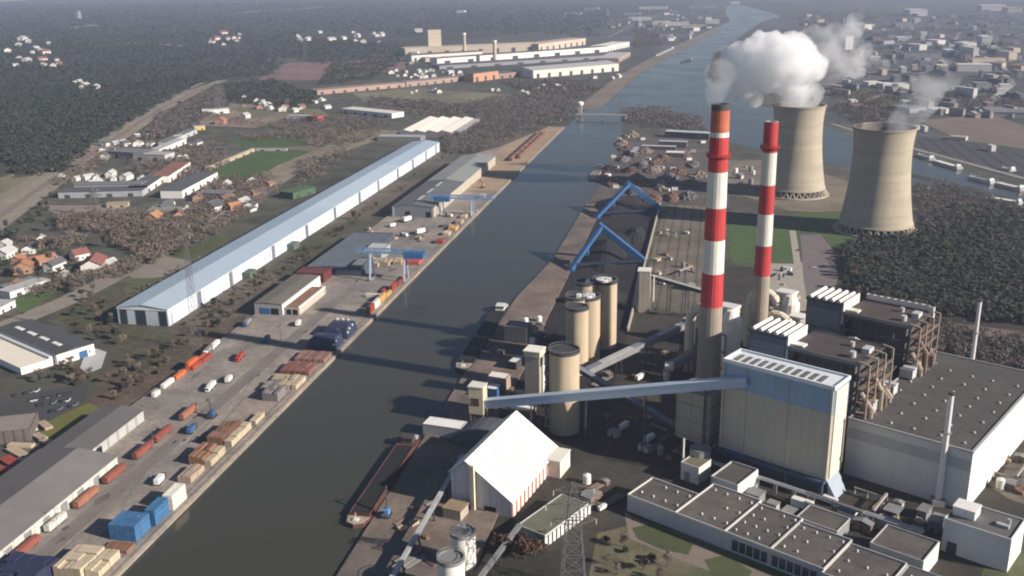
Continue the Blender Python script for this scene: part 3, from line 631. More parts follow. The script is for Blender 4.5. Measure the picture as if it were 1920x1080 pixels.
x, y = pts[1]; silo(x-5, y+18.5, 6.5, ZY(x, y, 557)+3.5, 'dark-topped concrete silo hidden behind the front white-capped silo, next to the rear one', 'box')
bx, by = G(1058, 806); bh = ZY(bx, by, 657)
silo(bx, by, 8.2, bh, 'single large beige silo with dark flat roof and side stairs, left of the slab building', None, stairs=True)
# elevator tower next to it
x, y = G(1003, 752); h = ZY(x, y, 655)
t = thing('elevator_tower', 'tall narrow beige elevator tower with pale roof, beside the single large silo', 'tower', (x, y, 0), -rad(10))
MB().box(-4.5, 4.5, -4.5, 4.5, 0, h-3).build('wall', M('elevator cladding', (.40, .36, .30), var=.07, streak=.1), t)
MB().box(-5, 5, -5, 5, h-3, h).build('head_house', cream, t); MB().box(-5.3, 5.3, -5.3, 5.3, h, h+.5).build('roof', whiteroof, t)
b = MB().box(4.5, 6.0, -2, 3, 2, h-9); b.build('bucket_leg', whiteroof, t)
b = MB().box(4.6, 5.1, -3, 0, h-9, h-4); b.build('opening', black, t)
def gallery(name, label, p, q, w_, h_, mat, roofm, feet=(), cat='conveyor', panels=()):
    p = Vector(p); q = Vector(q); t = thing(name, label, cat, (p.x, p.y, 0)); o = Vector((p.x, p.y, 0)); a = p-o; c = q-o
    b = MB().bar(a, c, w_, h_); b.build('gallery', mat, t)
    d = (c-a); up = Vector((0, 0, h_/2+.12)); b = MB().bar(a+up, c+up, w_+.5, .3); b.build('roof', roofm, t)
    for k, (f0, f1) in enumerate(panels):
        b = MB().bar(a+d*f0+up*1.12, a+d*f1+up*1.12, w_*1.05, .25); b.build('roof_panel', lgrey, t)
    for f in feet:
        g = a+d*f; n = Vector((-d.y, d.x, 0)).normalized(); z = g.z-h_/2; b = MB()
        for s in (-1, 1): b.bar(g+n*s*w_*.45-Vector((0, 0, h_/2)), Vector((g.x, g.y, 0))+n*s*w_*.85, .7)
        for zz in np.arange(5, z, 7): b.bar(Vector((g.x, g.y, zz))-n*w_*.6, Vector((g.x, g.y, zz))+n*w_*.6, .4)
        b.build('trestle', dgrey, t)
    return t
cv_b = M('blue grey gallery', (0.40, 0.50, 0.62), rough=.5, var=.05, lines=[('Z', 3, .15, .05)]); cv_r = M('pale blue gallery roof', (.50, .57, .64), rough=.5, var=.05)
# conveyor tower on the right bank
x, y = G(898, 796, 0); Ht = ZY(x, y, 722)
t = thing('transfer_tower', 'cream transfer tower on stilts at the water edge, start of the long blue conveyor', 'tower', (x, y, 0), -rad(6))
MB().box(-4.2, 4.2, -4, 4, 8, Ht).build('wall', cream, t); MB().box(-4.6, 4.6, -4.4, 4.4, Ht, Ht+.6).build('roof', whiteroof, t)
MB().box(-2.9, 1.8, -4.15, -4, 13, 17.5).build('window', M('brown glazing', (.08, .05, .04), rough=.3), t)
for sx in (-3.6, 3.6):
    for sy in (-3.4, 3.4): MB().box(sx-.5, sx+.5, sy-.5, sy+.5, 0, 8).build('leg', rusty, t)
b = MB(); b.bar((-3.6, -3.4, 0), (3.6, -3.4, 8), .4); b.bar((3.6, -3.4, 0), (-3.6, -3.4, 8), .4); b.build('brace', rusty, t)
ex, ey = PW(-44, 0)
gallery('long_conveyor', 'long pale blue enclosed conveyor rising from the waterside tower to the blue-topped building', (x+4, y-1, 13.5), (ex, ey, 48), 4.2, 4.6, cv_b, cv_r, (.2, .42, .64, .86))
x0, y0 = G(1100, 697, 12); x1, y1 = G(1292, 606, 22)
gallery('enclosed_conveyor', 'grey enclosed conveyor with pale roof panels climbing rightwards from the silos', (x0, y0, 12), (x1, y1, 22), 4, 3.6, mgrey, M('slate roof', (.20, .23, .28), var=.1), (.3, .6, .95), panels=((.12, .42), (.68, .9)))
t = thing('transfer_tower', 'small dark transfer house at the upper end of the panelled grey conveyor', 'tower', (x1, y1, 0), -TH); MB().box(-3, 3, -3, 3, 0, 25).build('wall', bl_dk, t); MB().box(-3.2, 3.2, -3.2, 3.2, 25, 25.6).build('roof', lgrey, t)
x0, y0 = G(1085, 692, 22); x1, y1 = G(1330, 838, 5)
gallery('sloping_conveyor', 'dark sloping conveyor passing under the blue one down to the yard', (x0, y0, 22), (x1, y1, 5), 3.2, 2.6, dgrey, M('slate roof', (.20, .23, .28)), (.25, .5, .75))
x0, y0 = G(1222, 519, 23); x1, y1 = G(1335, 552, 20)
gallery('enclosed_conveyor', 'thin dark conveyor running right from the grey wedge tower', (x0, y0, 23), (x1, y1, 20), 3, 2.6, dgrey, lgrey, (.3, .6, .9))
x, y = G(1208, 583); h = ZY(x, y, 507)
t = thing('transfer_tower', 'beige-grey wedge-shaped transfer tower at the edge of the coal yard', 'tower', (x, y, 0), 0)
MB().add([(-4, -4, 0), (4, -4, 0), (4, 5, 0), (-10, 5, 0), (-4, -4, h), (4, -4, h), (4, 5, h), (-5, 5, h)], [(3, 2, 1, 0), (4, 5, 6, 7), (0, 1, 5, 4), (1, 2, 6, 5), (2, 3, 7, 6), (3, 0, 4, 7)]).build('wall', concw, t)
MB().box(-5.3, 4.3, -4.3, 5.3, h, h+.8).build('roof', whiteroof, t); b = MB().tube((6.5, -2, 0), (6.5, -2, h-3), .5, n=8); b.build('downpipe', white, t)
x0, y0 = G(1255, 690, 8); x1, y1 = G(1318, 655, 16)
t = gallery('enclosed_conveyor', 'short stubby conveyor with rounded bright head left of the tall chimney foot', (x0, y0, 9), (x1, y1, 17), 5, 4, mgrey, mgrey, (.5,))
MB().tube((-2.6, 0, 9), (2.6, 0, 9), 3.1, n=14).build('head_drum', white, t)
x0, y0 = G(735, 1085, 6); x1, y1 = G(868, 858, 6)
t = gallery('ground_conveyor', 'long thin grey conveyor running along the east quay towards the white barn', (x0, y0, 6), (x1, y1, 7), 1.8, 1.4, steelg, M('zinc grey', (.42, .42, .43), var=.25, scale=.1), (.1, .3, .5, .7, .9), panels=((.13, .28), (.36, .46), (.5, .56)))
x0, y0 = G(900, 1085, 4); x1, y1 = G(975, 985, 6)
gallery('ground_conveyor', 'short grey conveyor climbing beside the slim white silo at the bottom', (x0, y0, 4), (x1, y1, 6), 1.8, 1.4, steelg, mgrey, (.4, .8))
# ---- steep white barn
yw = -rad(12.5); ax, ay = G(873, 864, 25)
t = thing('storage_barn', 'steep-roofed white storage barn with thin red seams on the roof', 'barn', (ax, ay, 0), yw)
Lb, Wr, Wl, Ze, Zr = 58.0, 24.0, 8.0, 8.0, 25.0
m_seam = M('white ribbed roof', (.84, .80, .70), rough=.6, var=.03, lines=[('Y', 9.6, .55, .42)])
seam = M('red seam', (.40, .17, .13), rough=.6, var=.1)
b = MB().add([(-Wl, 0, 0), (Wr-1, 0, 0), (Wr-1, 0, Ze), (0, 0, Zr-.6), (-Wl, 0, Zr-7), (-Wl, Lb, 0), (Wr-1, Lb, 0), (Wr-1, Lb, Ze), (0, Lb, Zr-.6), (-Wl, Lb, Zr-7)],
             [(0, 1, 2, 3, 4), (9, 8, 7, 6, 5), (0, 5, 6, 1), (1, 6, 7, 2), (5, 0, 4, 9), (4, 3, 8, 9), (3, 2, 7, 8)]); b.build('wall', M('barn gable grey', (.50, .50, .52), var=.05, lines=[('X', 6, .4, .3)]), t)
b = MB().add([(0, -1, Zr), (Wr, -1, Ze), (Wr, Lb+1, Ze), (0, Lb+1, Zr), (0, -1, Zr+.5), (Wr, -1, Ze+.5), (Wr, Lb+1, Ze+.5), (0, Lb+1, Zr+.5)],
             [(0, 1, 2, 3)[::-1], (4, 5, 6, 7), (0, 1, 5, 4), (1, 2, 6, 5), (2, 3, 7, 6), (3, 0, 4, 7)]); b.build('roof', M('white roof sheet', (.84, .80, .70), rough=.6, var=.03), t)
b = MB().add([(0, -1, Zr), (-Wl-1, -1, Zr-7.4), (-Wl-1, Lb+1, Zr-7.4), (0, Lb+1, Zr), (0, -1, Zr+.5), (-Wl-1, -1, Zr-6.9), (-Wl-1, Lb+1, Zr-6.9), (0, Lb+1, Zr+.5)],
             [(0, 1, 2, 3), (7, 6, 5, 4), (4, 5, 1, 0), (5, 6, 2, 1), (6, 7, 3, 2), (7, 4, 0, 3)]); b.build('roof', M('white roof sheet', (.84, .80, .70)), t)
for k in range(1, 6):
    y = -1+k*(Lb+2)/6; b = MB().add([(0, y-.28, Zr+.5), (Wr, y-.28, Ze+.5), (Wr, y+.28, Ze+.5), (0, y+.28, Zr+.5), (0, y-.28, Zr+.62), (Wr, y-.28, Ze+.62), (Wr, y+.28, Ze+.62), (0, y+.28, Zr+.62)],
             [(3, 2, 1, 0), (4, 5, 6, 7), (0, 1, 5, 4), (1, 2, 6, 5), (2, 3, 7, 6), (3, 0, 4, 7)]); b.build('roof_seam', seam, t)
for k in range(13):
    b = MB(); y = 1+k*4.7; b.box(Wr-1, Wr-.5, y, y+2.4, .3, 7.4); b.build('wall_panel', whiteroof, t)
b = MB().box(Wr-1.02, Wr-.85, 0, Lb, 0, Ze-.2); b.build('side_wall', M('rusty red wall', (.36, .16, .12), var=.25), t)
b = MB().box(3.0, 5.0, -2.2, -.6, 0, 24.0); b.build('pylon', M('cream pylon', (.72, .62, .44), var=.05), t)
b = MB().box(9, 15, -.2, 0, 0, 3.6); b.build('door', black, t)
t = thing('lean_to', 'low grey lean-to at the foot of the white barn gable', 'shed', (ax-2, ay-10, 0), yw); MB().box(-6, 3, -3, 5, 0, 6).build('wall', concw, t); MB().box(-6.4, 3.4, -3.4, 5.4, 6, 6.5).build('roof', M('tan roof', (.30, .22, .14), var=.2), t)
t = thing('lean_to', 'flat white annex at the far right corner of the white barn', 'shed', (ax+Wr*cos(yw)+(Lb-6)*(-sin(yw))-2, ay+(Lb-6)*cos(yw)+Wr*sin(yw), 0), yw); MB().box(-2, 8, -8, 6, 0, 9).build('wall', M('annex wall', (.70, .62, .52), var=.06, lines=[('Y', 3, .4, .35)]), t); MB().box(-2.3, 8.3, -8.3, 6.3, 9, 9.5).build('roof', whiteroof, t)
# dark reclaim hall behind the barn, and the white boxy shed at the water
t = gen_building('storage_shed', 'white low shed at the water edge left of the dark arched roof', (G(835, 815)[0], G(835, 815)[1], rad(-8)), -11, 11, -5, 5, 7, lgrey, white, par=.3)
x, y = G(925, 832); t = thing('coal_hall', 'dark arched roof of the coal hall behind the white barn', 'building', (x, y, 0), rad(-12))
b = MB()
n = 12; prof = [(22*cos(pi*k/n), 11*sin(pi*k/n)) for k in range(n+1)]
for yy_ in (-9, 9): b.v += [(a, yy_, c+.1) for a, c in prof]
b.f += [(i, i+1, n+2+i, n+1+i) for i in range(n)]+[tuple(range(n, -1, -1)), tuple(range(n+1, 2*n+2))]; b.m += [0]*(n+2)
b.build('roof', M('dark slate', (.09, .095, .11), var=.15), t)
MB().box(-21, 21, -8.8, 8.8, 0, 2).build('wall', dgrey, t)
# low gravel-roofed workshop right of the barn with glassy front
_p, _q = G(990, 1003, 5), G(1088, 932, 5); _wy = math.degrees(atan2(_q[1]-_p[1], _q[0]-_p[0])); x, y = G(1038, 985); t = gen_building('workshop', 'low workshop with mossy grey roof and white columned front beside the lattice pylon', (x, y, rad(_wy)), -17, 17, -7.5, 7.5, 5.5, lgrey, M('moss roof', (.14, .14, .10), var=.2, scale=.1), par=.5, parm=lgrey)
for k in range(12): MB().box(-18+k*3.1, -16.2+k*3.1, -8.3, -8, .5, 5.2).build('front_panel', white, t)
# white silos at the bottom
silo(*G(848, 1118)[:2], 5.4, 17.5, 'fat white silo with grey conical top at the bottom edge', None, mat=M('white silo', (.74, .72, .66), var=.05, streak=.12))
silo(*G(870, 1062)[:2], 5.3, 16.5, 'slim white silo with grey top behind the fat one at the bottom edge', None, mat=M('white silo', (.74, .72, .66)))
# scattered small houses on right bank waterside
for px, py, hw, hd, h, ry, lab, wl, rf in [
    (972, 640, 8, 6, 12, -8, 'grey flat-roofed block behind the elevator tower', M('grey block', (.16, .16, .155), var=.1), mgrey),
    (936, 730, 6, 5, 9, -8, 'tan walled shed with white parapet near the waterside tower', M('tan wall', (.36, .28, .22), var=.1), whiteroof),
    (925, 745, 4, 4.5, 7, -8, 'small hut with blue end and white roof by the waterside tower', blue, white),
    (968, 690, 3, 6, 6, -15, 'small white-roofed hut beside the elevator tower', dgrey, white),
    (980, 780, 7, 4, 5, -10, 'pale low cabin between the long blue conveyor and the white barn', rusty, whiteroof),
    (900, 905, 5, 6, 6, -12, 'tan hut in front of the white barn gable', M('tan wall', (.36, .28, .22)), M('tan roof', (.30, .22, .14)))]:
    x, y = G(px, py); t = gen_building('hut', lab, (x, y, rad(ry)), -hw, hw, -hd, hd, h, wl, rf, par=.4, cat='hut')
    MB().box(-1, 1, -hd-.06, -hd, 0, 2.2).build('door', black, t)
# ---- blue coal gantry cranes
def coal_crane(pl, pr, pa, za, label):
    (xl, yl), (xr, yr) = G(*pl), G(*pr); xa, ya = G(*pa, za)
    t = thing('gantry_crane', label, 'crane', (xl, yl, 0)); o = Vector((xl, yl, 0)); A = Vector((xa, ya, za))-o; Rr = Vector((xr, yr, 1.5))-o; Ll = Vector((0, 0, 1.5))
    bm_ = M('crane blue', (.040, .11, .25), rough=.45, var=.12)
    MB().bar(A+Vector((-3, 0, 1)), Rr, 5.4, 5.2).build('boom', bm_, t)
    for s in (-7, 7): MB().bar(A+Vector((0, s*.25, 0)), Ll+Vector((0, s, 0)), 3.4, 3.2).build('leg', bm_, t)
    b = MB()
    for f in (.25, .5, .75):
        c = A+(Ll-A)*f; b.bar(c+Vector((0, -7*(.25+.75*f), 0)), c+Vector((0, 7*(.25+.75*f), 0)), 1.8)
    b.build('cross_brace', bm_, t)
    MB().box(-3, 3, -9, 9, 0, 1.8).build('bogie', blue, t)
    MB().box(-3+Rr.x, 3+Rr.x, -5+Rr.y, 5+Rr.y, 0, 1.8).build('bogie', blue, t)
    MB().bar(Ll+Vector((3, -3, 4)), Rr+Vector((-3, -4, 1)), 1.6, 1.6).build('reclaimer_arm', M('dark blue', (.012, .028, .06), var=.2), t)
    c = A+(Ll-A)*.55; MB().box(c.x-3, c.x+3, c.y-4, c.y+4, c.z-5, c.z-1).build('cabin', blue, t)
    return t
coal_crane((1072, 505), (1206, 492), (1128, 424), 30, 'nearer blue A-frame gantry crane spanning the coal yard')
coal_crane((1120, 408), (1240, 396), (1180, 344), 30, 'farther blue A-frame gantry crane spanning the coal yard, by the scrapyard')
def heap(name, label, cat, x, y, rx, ry, h, mat, seed, rz=0, group=None, z0=0.0):
    r = random.Random(seed); n, k = 22, 6; b = MB(); ph = [r.uniform(0, 6.28) for _ in range(6)]
    vs = []
    for j in range(k):
        q = j/(k-1.0)
        for i in range(n):
            a = 2*pi*i/n; rr = (1-q)*(1+.16*sin(2*a+ph[0])+.10*sin(3*a+ph[1])+.07*sin(5*a+ph[2]))+.02
            vs.append((rx*rr*cos(a), ry*rr*sin(a), h*(q**.8)*(1-.15*sin(a+ph[3]))+r.uniform(-.3, .3)*(q > 0)))
    b.add(vs, [(j*n+i, j*n+(i+1) % n, (j+1)*n+(i+1) % n, (j+1)*n+i) for j in range(k-1) for i in range(n)]+[tuple((k-1)*n+i for i in range(n))])
    return tag(b.build(name, mat, None, (x, y, z0), rz), label, cat, group)
coal = M('coal', (.022, .022, .025), var=.3, scale=.3, fine=.3)
for k, (px, py, rx, ry, h, lab) in enumerate([(1140, 470, 22, 55, 9, 'long dark coal heap under the nearer blue gantry crane'), (1160, 385, 22, 60, 8, 'long dark coal heap between the two blue gantry cranes'),
        (1125, 560, 18, 30, 8, 'dark coal heap just behind the silo cluster'), (1190, 440, 9, 40, 5, 'narrow coal heap along the right edge of the coal yard')]):
    x, y = G(px, py, 1); heap('coal_heap', lab, 'heap', x, y, rx, ry, h, coal, k, z0=.1)
# low reddish strip inside the coal yard and wall along it
t = thing('retaining_wall', 'long low concrete wall along the right side of the coal yard', 'wall', (-52, 855, 0)); MB().box(-.6, .6, -200, 205, 0, 3).build('wall', concw, t)
# ---- scrapyard
scr = [M('scrap rust', (.17, .11, .085), var=.4, scale=.25, fine=.3), M('scrap grey', (.16, .15, .15), var=.4, scale=.25, fine=.3), M('scrap tan', (.24, .19, .155), var=.35, scale=.25, fine=.3)]
def scrap_pile(x, y, rx, ry, h, mat, seed, label, group=None):
    r = random.Random(seed); b = MB()
    for _ in range(110):
        a = r.uniform(0, 6.283); q = r.random()**.6; px_, py_ = rx*q*cos(a), ry*q*sin(a); z = h*(1-q)**.7*r.uniform(.5, 1.1)+.2
        d = Vector((r.uniform(-1, 1), r.uniform(-1, 1), r.uniform(-.4, .6))).normalized()*r.uniform(1.2, 4.5); p = Vector((px_, py_, z)); b.bar(p-d/2, p+d/2, r.uniform(.8, 3.2), r.uniform(.5, 2.4))
    n = 16; b.add([(rx*.9*cos(2*pi*i/n), ry*.9*sin(2*pi*i/n), .05) for i in range(n)]+[(rx*.35*cos(2*pi*i/n), ry*.35*sin(2*pi*i/n), h*.7) for i in range(n)], [(i, (i+1) % n, n+(i+1) % n, n+i) for i in range(n)]+[tuple(range(n, 2*n))])
    return tag(b.build('scrap_heap', mat, None, (x, y, 0)), label, 'heap', group)
H_ = [(1140, 320, 0), (1170, 300, 1), (1210, 285, 2), (1225, 320, 2), (1245, 300, 0), (1285, 290, 0), (1270, 325, 0), (1300, 310, 1), (1195, 335, 1), (1240, 350, 2), (1295, 345, 0), (1165, 270, 2), (1185, 255, 2), (1290, 370, 1), (1225, 375, 0), (1150, 345, 0), (1180, 320, 0), (1205, 310, 1), (1255, 335, 1), (1215, 345, 0), (1310, 330, 2), (1230, 305, 0), (1260, 372, 0), (1190, 360, 1), (1175, 280, 0), (1130, 335, 2)]
for k, (px, py, c) in enumerate(H_):
    x, y = G(px, py); r = random.Random(k+50); nm_ = ['rust-brown', 'grey', 'tan'][c]; zn = 'farther' if py < 300 else 'middle' if py < 330 else 'nearer'
    scrap_pile(x, y, r.uniform(6, 12), r.uniform(14, 26), r.uniform(4, 7), scr[c], k+9, '%s scrap metal heap in the %s part of the scrapyard' % (nm_, zn), '%s scrap heaps, %s part of the yard' % (nm_, zn))
for px, py, w_, d_, h, lab, rf, ry in [(1290, 258, 34, 9, 9, 'long scrapyard shed with pale blue sloping roof, farthest of the yard', M('pale blue sheet', (.50, .56, .62), var=.08), 14),
    (1262, 275, 20, 7, 8, 'dark open scrapyard shed in front of the pale blue-roofed one', M('grey sheet', (.38, .38, .40), var=.1), 6), (1235, 280, 24, 5, 5, 'long narrow grey-roofed scrapyard shed', lgrey, 4),
    (1190, 290, 3, 22, 7, 'narrow blue-grey scrapyard conveyor shed near the water', M('blue grey sheet', (.28, .35, .40), var=.1), 4), (1266, 293, 12, 8, 6, 'small scrapyard hall with white roof', white, 3)]:
    x, y = G(px, py); gen_building('scrapyard_shed', lab, (x, y, -rad(ry)), -w_, w_, -d_, d_, h, M('shed purple grey', (.10, .085, .095), var=.2), rf, par=.2, parm=rf, cat='shed')
r = random.Random(77)
for k, (px, py) in enumerate([(1150, 295), (1160, 262), (1175, 258), (1205, 262), (1240, 316), (1262, 318), (1145, 345), (1155, 352), (1250, 358), (1265, 356), (1300, 285), (1318, 268), (1155, 315), (1140, 330), (1215, 300), (1292, 300)]):
    x, y = G(px, py); zn = 'farther' if py < 300 else 'nearer'; c_ = 'white' if k % 2 else 'grey'; t = thing('scrap_container', 'small %s skip among the heaps of the %s half of the scrapyard' % (c_, zn), 'container', (x, y, 0), r.uniform(-.5, .5), '%s skips, %s half of the scrapyard' % (c_, zn))
    MB().box(-3.5, 3.5, -2, 2, 0, 3).build('body', white if k % 2 else M('skip grey', (.55, .50, .47), var=.1), t); MB().box(-3.6, 3.6, -2.1, -1.9, 2.8, 3.1).build('rim', lgrey, t)
# ================================================================ left bank
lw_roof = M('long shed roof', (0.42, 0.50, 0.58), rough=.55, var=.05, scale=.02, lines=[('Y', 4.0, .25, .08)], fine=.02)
lw_roof2 = M('long shed darker roof', (0.36, 0.44, 0.52), rough=.55, var=.05, scale=.02, lines=[('Y', 4.0, .25, .08)])  # darker blue sheeting for every second roof section, both slopes alike
lw_wall = M('long shed wall', (0.60, 0.66, 0.70), rough=.55, var=.05, lines=[('Y', 6.0, .2, .12)], streak=.08)
navy = M('navy opening', (.035, .045, .06), var=.1)
t = thing('long_warehouse', 'very long pale blue warehouse with white side wall along the canal', 'warehouse', (-400, 616, 0))
b = MB().gable(-20, 20, 0, 744, 0, 12.6, 15.4); b.build('wall', lw_wall, t)
k_ = 0
for y0, y1 in ((-.6, 92), (92, 330), (330, 560), (560, 744.6)):
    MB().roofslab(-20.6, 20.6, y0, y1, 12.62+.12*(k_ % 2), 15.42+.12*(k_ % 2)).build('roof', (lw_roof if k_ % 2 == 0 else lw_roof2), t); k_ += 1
for x0, x1 in ((-18, -12.5), (-5.5, 2.5), (13, 19)): MB().box(x0, x1, -.18, 0, 0, 11.2).build('door', navy, t)
MB().box(-20.3, 20.3, -.3, 0, 11.6, 12.5).build('fascia', white, t)
for y in (43, 96, 178, 255, 330, 405, 470, 545, 610, 672, 722):
    MB().box(20, 20.2, y, y+6.5, 0, 12.0).build('door', M('door grey', (.14, .155, .18), var=.2), t)
for y in np.arange(5, 740, 24): MB().box(20, 20.35, y, y+.7, 0, 12.4).build('pilaster', lgrey, t)
for y in (118, 210): MB().box(20.2, 27, y, y+13, 0, 5.5).build('porch', M('porch green', (.10, .13, .10), var=.2), t)
for y in (0, 372): pass
# near warehouse on the quay
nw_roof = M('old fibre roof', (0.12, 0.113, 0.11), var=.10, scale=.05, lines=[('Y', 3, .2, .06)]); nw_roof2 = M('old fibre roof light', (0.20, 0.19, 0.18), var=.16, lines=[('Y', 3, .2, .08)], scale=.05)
t = thing('quay_warehouse', 'grey-roofed warehouse with pale panelled wall at the bottom left of the quay', 'warehouse', (-313, 343, Q0))
MB().gable(-22, 22, -30, 66, 0, 6.6, 9.2).build('wall', M('pale warehouse wall', (.52, .52, .47), var=.08, lines=[('Y', 7, .6, .35)]), t)
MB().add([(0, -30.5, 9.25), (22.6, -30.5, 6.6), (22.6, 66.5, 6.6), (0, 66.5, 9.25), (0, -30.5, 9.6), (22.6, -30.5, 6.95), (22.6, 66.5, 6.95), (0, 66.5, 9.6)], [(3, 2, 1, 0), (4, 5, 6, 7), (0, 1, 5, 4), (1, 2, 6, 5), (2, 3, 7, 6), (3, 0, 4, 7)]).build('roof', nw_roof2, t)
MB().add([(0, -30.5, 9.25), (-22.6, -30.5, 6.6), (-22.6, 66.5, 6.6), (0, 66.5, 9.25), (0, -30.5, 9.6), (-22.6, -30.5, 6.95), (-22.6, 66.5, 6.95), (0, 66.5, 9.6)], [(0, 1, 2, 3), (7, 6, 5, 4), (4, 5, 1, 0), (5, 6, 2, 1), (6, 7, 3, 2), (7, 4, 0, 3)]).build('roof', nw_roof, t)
for k in range(6): MB().box(22, 22.15, -20+k*13, -15+k*13, 0, 5).build('door', mgrey, t)
t = thing('quay_warehouse', 'darker far extension of the grey-roofed quay warehouse, with striped pale wall', 'warehouse', (-322, 409.8, Q0))
MB().gable(-13, 13, 0, 54, 0, 6.0, 8).build('wall', M('grey striped wall', (.42, .42, .41), var=.08, lines=[('Y', 9, 2.2, .3)]), t); MB().roofslab(-13.4, 13.4, -.2, 54.4, 6.02, 8.02).build('roof', nw_roof, t)
MB().box(13, 13.2, 8, 13, 0, 4.5).build('door', black, t)
# small hall by the quay hedge with awning
t = thing('freight_hall', 'small brown-roofed freight hall with bright white side wall, in the middle of the quay', 'warehouse', (-317, 648, Q0))
MB().box(-11, 11, 0, 74, 0, 8).build('wall', M('hall grey wall', (.33, .33, .33), var=.08), t); MB().roofslab(-11.3, 11.3, -.3, 74.3, 8.02, 8.9).build('roof', M('brown felt', (.15, .135, .115), var=.15, scale=.05), t)
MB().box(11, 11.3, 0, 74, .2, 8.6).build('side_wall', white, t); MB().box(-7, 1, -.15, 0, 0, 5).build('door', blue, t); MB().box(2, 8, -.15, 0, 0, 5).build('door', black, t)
t = thing('freight_hall', 'low rust-roofed annex beside the small freight hall on the quay', 'warehouse', (-299, 650, Q0))
MB().box(-5.5, 5.5, 0, 52, 0, 5.5).build('wall', M('hall pale wall', (.42, .38, .33), var=.08), t); MB().box(-5.2, 4.5, .4, 51.6, 5.5, 5.8).build('roof', M('rust roof', (.22, .125, .08), var=.2, scale=.1), t); MB().box(4.5, 5.8, 0, 52, 5.5, 6.3).build('parapet', white, t)
for x in (-4.5, .5): MB().box(x, x+3.5, -.15, 0, 0, 4.2).build('door', black, t)
# grey mid warehouse
t = thing('grey_warehouse', 'large grey quay warehouse with two dark doors in its gable, behind the small cranes', 'warehouse', (-299.5, 961, Q0))
MB().gable(-22, 22, 0, 300, 0, 10.5, 13.2).build('wall', M('blue grey gable', (.20, .22, .235), var=.08, lines=[('Y', 14, 2.5, .0)]), t)
MB().roofslab(-22.4, 22.4, -.4, 132, 10.52, 13.22).build('roof', M('dark grey sheet roof', (.13, .135, .14), var=.1, scale=.05), t)
MB().roofslab(-22.4, 22.4, 132, 300.5, 10.7, 13.4).build('roof', M('pale grey sheet roof', (.30, .31, .30), var=.08, scale=.04), t)
MB().box(22, 22.2, 0, 300, .2, 10.4).build('side_wall', M('beige side', (.46, .41, .33), var=.1, lines=[('Y', 12, 4, .25)]), t)
for x0 in (-8, 14): MB().box(x0, x0+5, -.15, 0, 0, 6).build('door', black, t)
for s in (-22.1, 20): MB().box(s, s+2.2, -.2, 0, 0, 10.6).build('corner_panel', lgrey, t)
for k in range(3): MB().box(-2, 1, 20+k*36, 44+k*36, 13.1, 13.75).build('roof_light', lgrey, t)
# low dark sheds
t = gen_building('flat_shed', 'low dark blue-grey flat-roofed shed on the quay beside the hedge', 'w', -330, -292, 752, 872, 5.5, M('dark blue wall', (.06, .08, .11), var=.1), M('slate felt', (.12, .135, .155), var=.15, scale=.03), z0=Q0, cat='shed')
t = gen_building('flat_shed', 'small dark shed in front of the low blue-grey quay shed', 'w', -291.5, -281, 752, 778, 8, M('dark blue wall', (.06, .08, .11)), mgrey, z0=Q0, cat='shed')
t = gen_building('flat_shed', 'reddish-brown shed sticking out behind the small freight hall', 'w', -330, -306, 730, 748, 7, M('dark red wall', (.12, .03, .03), var=.1), M('dark red roof', (.13, .045, .04), var=.15), z0=Q0, cat='shed')
t = gen_building('flat_shed', 'pale grey shed under the near quay crane beam', 'w', -296, -280, 800, 826, 8, M('pale shed wall', (.30, .32, .34), var=.1), lgrey, z0=Q0, cat='shed')
# white striped sheds at far end
for k in range(4):
    x0 = -476+k*20.5; t = gen_building('saw_roof_hall', 'bright cream-roofed hall bay beyond the long warehouse, %s of four' % ['leftmost', 'second from left', 'third from left', 'rightmost'][k], 'w', x0, x0+20.3, 1478, 1632, 8.5, mgrey, whiteroof, kind='gable', ridge=3.2, xr=-4, eave=.05, group='cream roofed hall bays')
gen_building('flat_shed', 'low grey shed right in front of the cream-roofed hall bays', 'w', -500, -432, 1442, 1468, 6, mgrey, lgrey, cat='shed')
gen_building('flat_shed', 'narrow grey shed attached right of the cream-roofed hall bays', 'w', -393, -386, 1500, 1640, 7, mgrey, lgrey, cat='shed')
# containers, wagons, cargo
def cont_parts(t, Lc, Wc, Hc, m, rib=True):
    b = MB(); n = int(Lc/.6)
    b.box(-Wc/2+.06, Wc/2-.06, -Lc/2+.06, Lc/2-.06, .12, Hc-.06)
    for i in range(n):
        y = -Lc/2+.15+i*(Lc-.3)/n; b.box(-Wc/2, Wc/2, y, y+.28, .15, Hc-.12)
    for x in (-Wc/2, Wc/2-.16):
        for y in (-Lc/2, Lc/2-.16): b.box(x, x+.16, y, y+.16, 0, Hc)
    b.box(-Wc/2, Wc/2, -Lc/2, Lc/2, Hc-.1, Hc)
    b.build('body', m, t)
    b = MB()
    for x in (-.9, -.35, .35, .9): b.bar((x, -Lc/2-.06, .3), (x, -Lc/2-.06, Hc-.2), .07)
    b.box(-Wc/2+.12, -.03, -Lc/2-.05, -Lc/2+.05, .2, Hc-.15); b.box(.03, Wc/2-.12, -Lc/2-.05, -Lc/2+.05, .2, Hc-.15); b.build('door', m, t)
CONT = {}
def container(x, y, z, m, label, Lc=12.19, rz=0, group=None):
    key = (m.name, Lc)
    if key not in CONT:
        t = thing('container', label, 'container', (x, y, z), rz, group); cont_parts(t, Lc, 2.44, 2.6, m); CONT[key] = t; return t
    t = dup(CONT[key], (x, y, z), rz, label)
    if group: t['group'] = group
    elif 'group' in t: del t['group']
    return t
cB = M('container blue', (.065, .17, .33), rough=.5, var=.12, streak=.1); cW = M('container white', (.78, .74, .64), rough=.5, var=.06, streak=.1); cR = M('container red', (.34, .07, .05), rough=.55, var=.15, streak=.15)
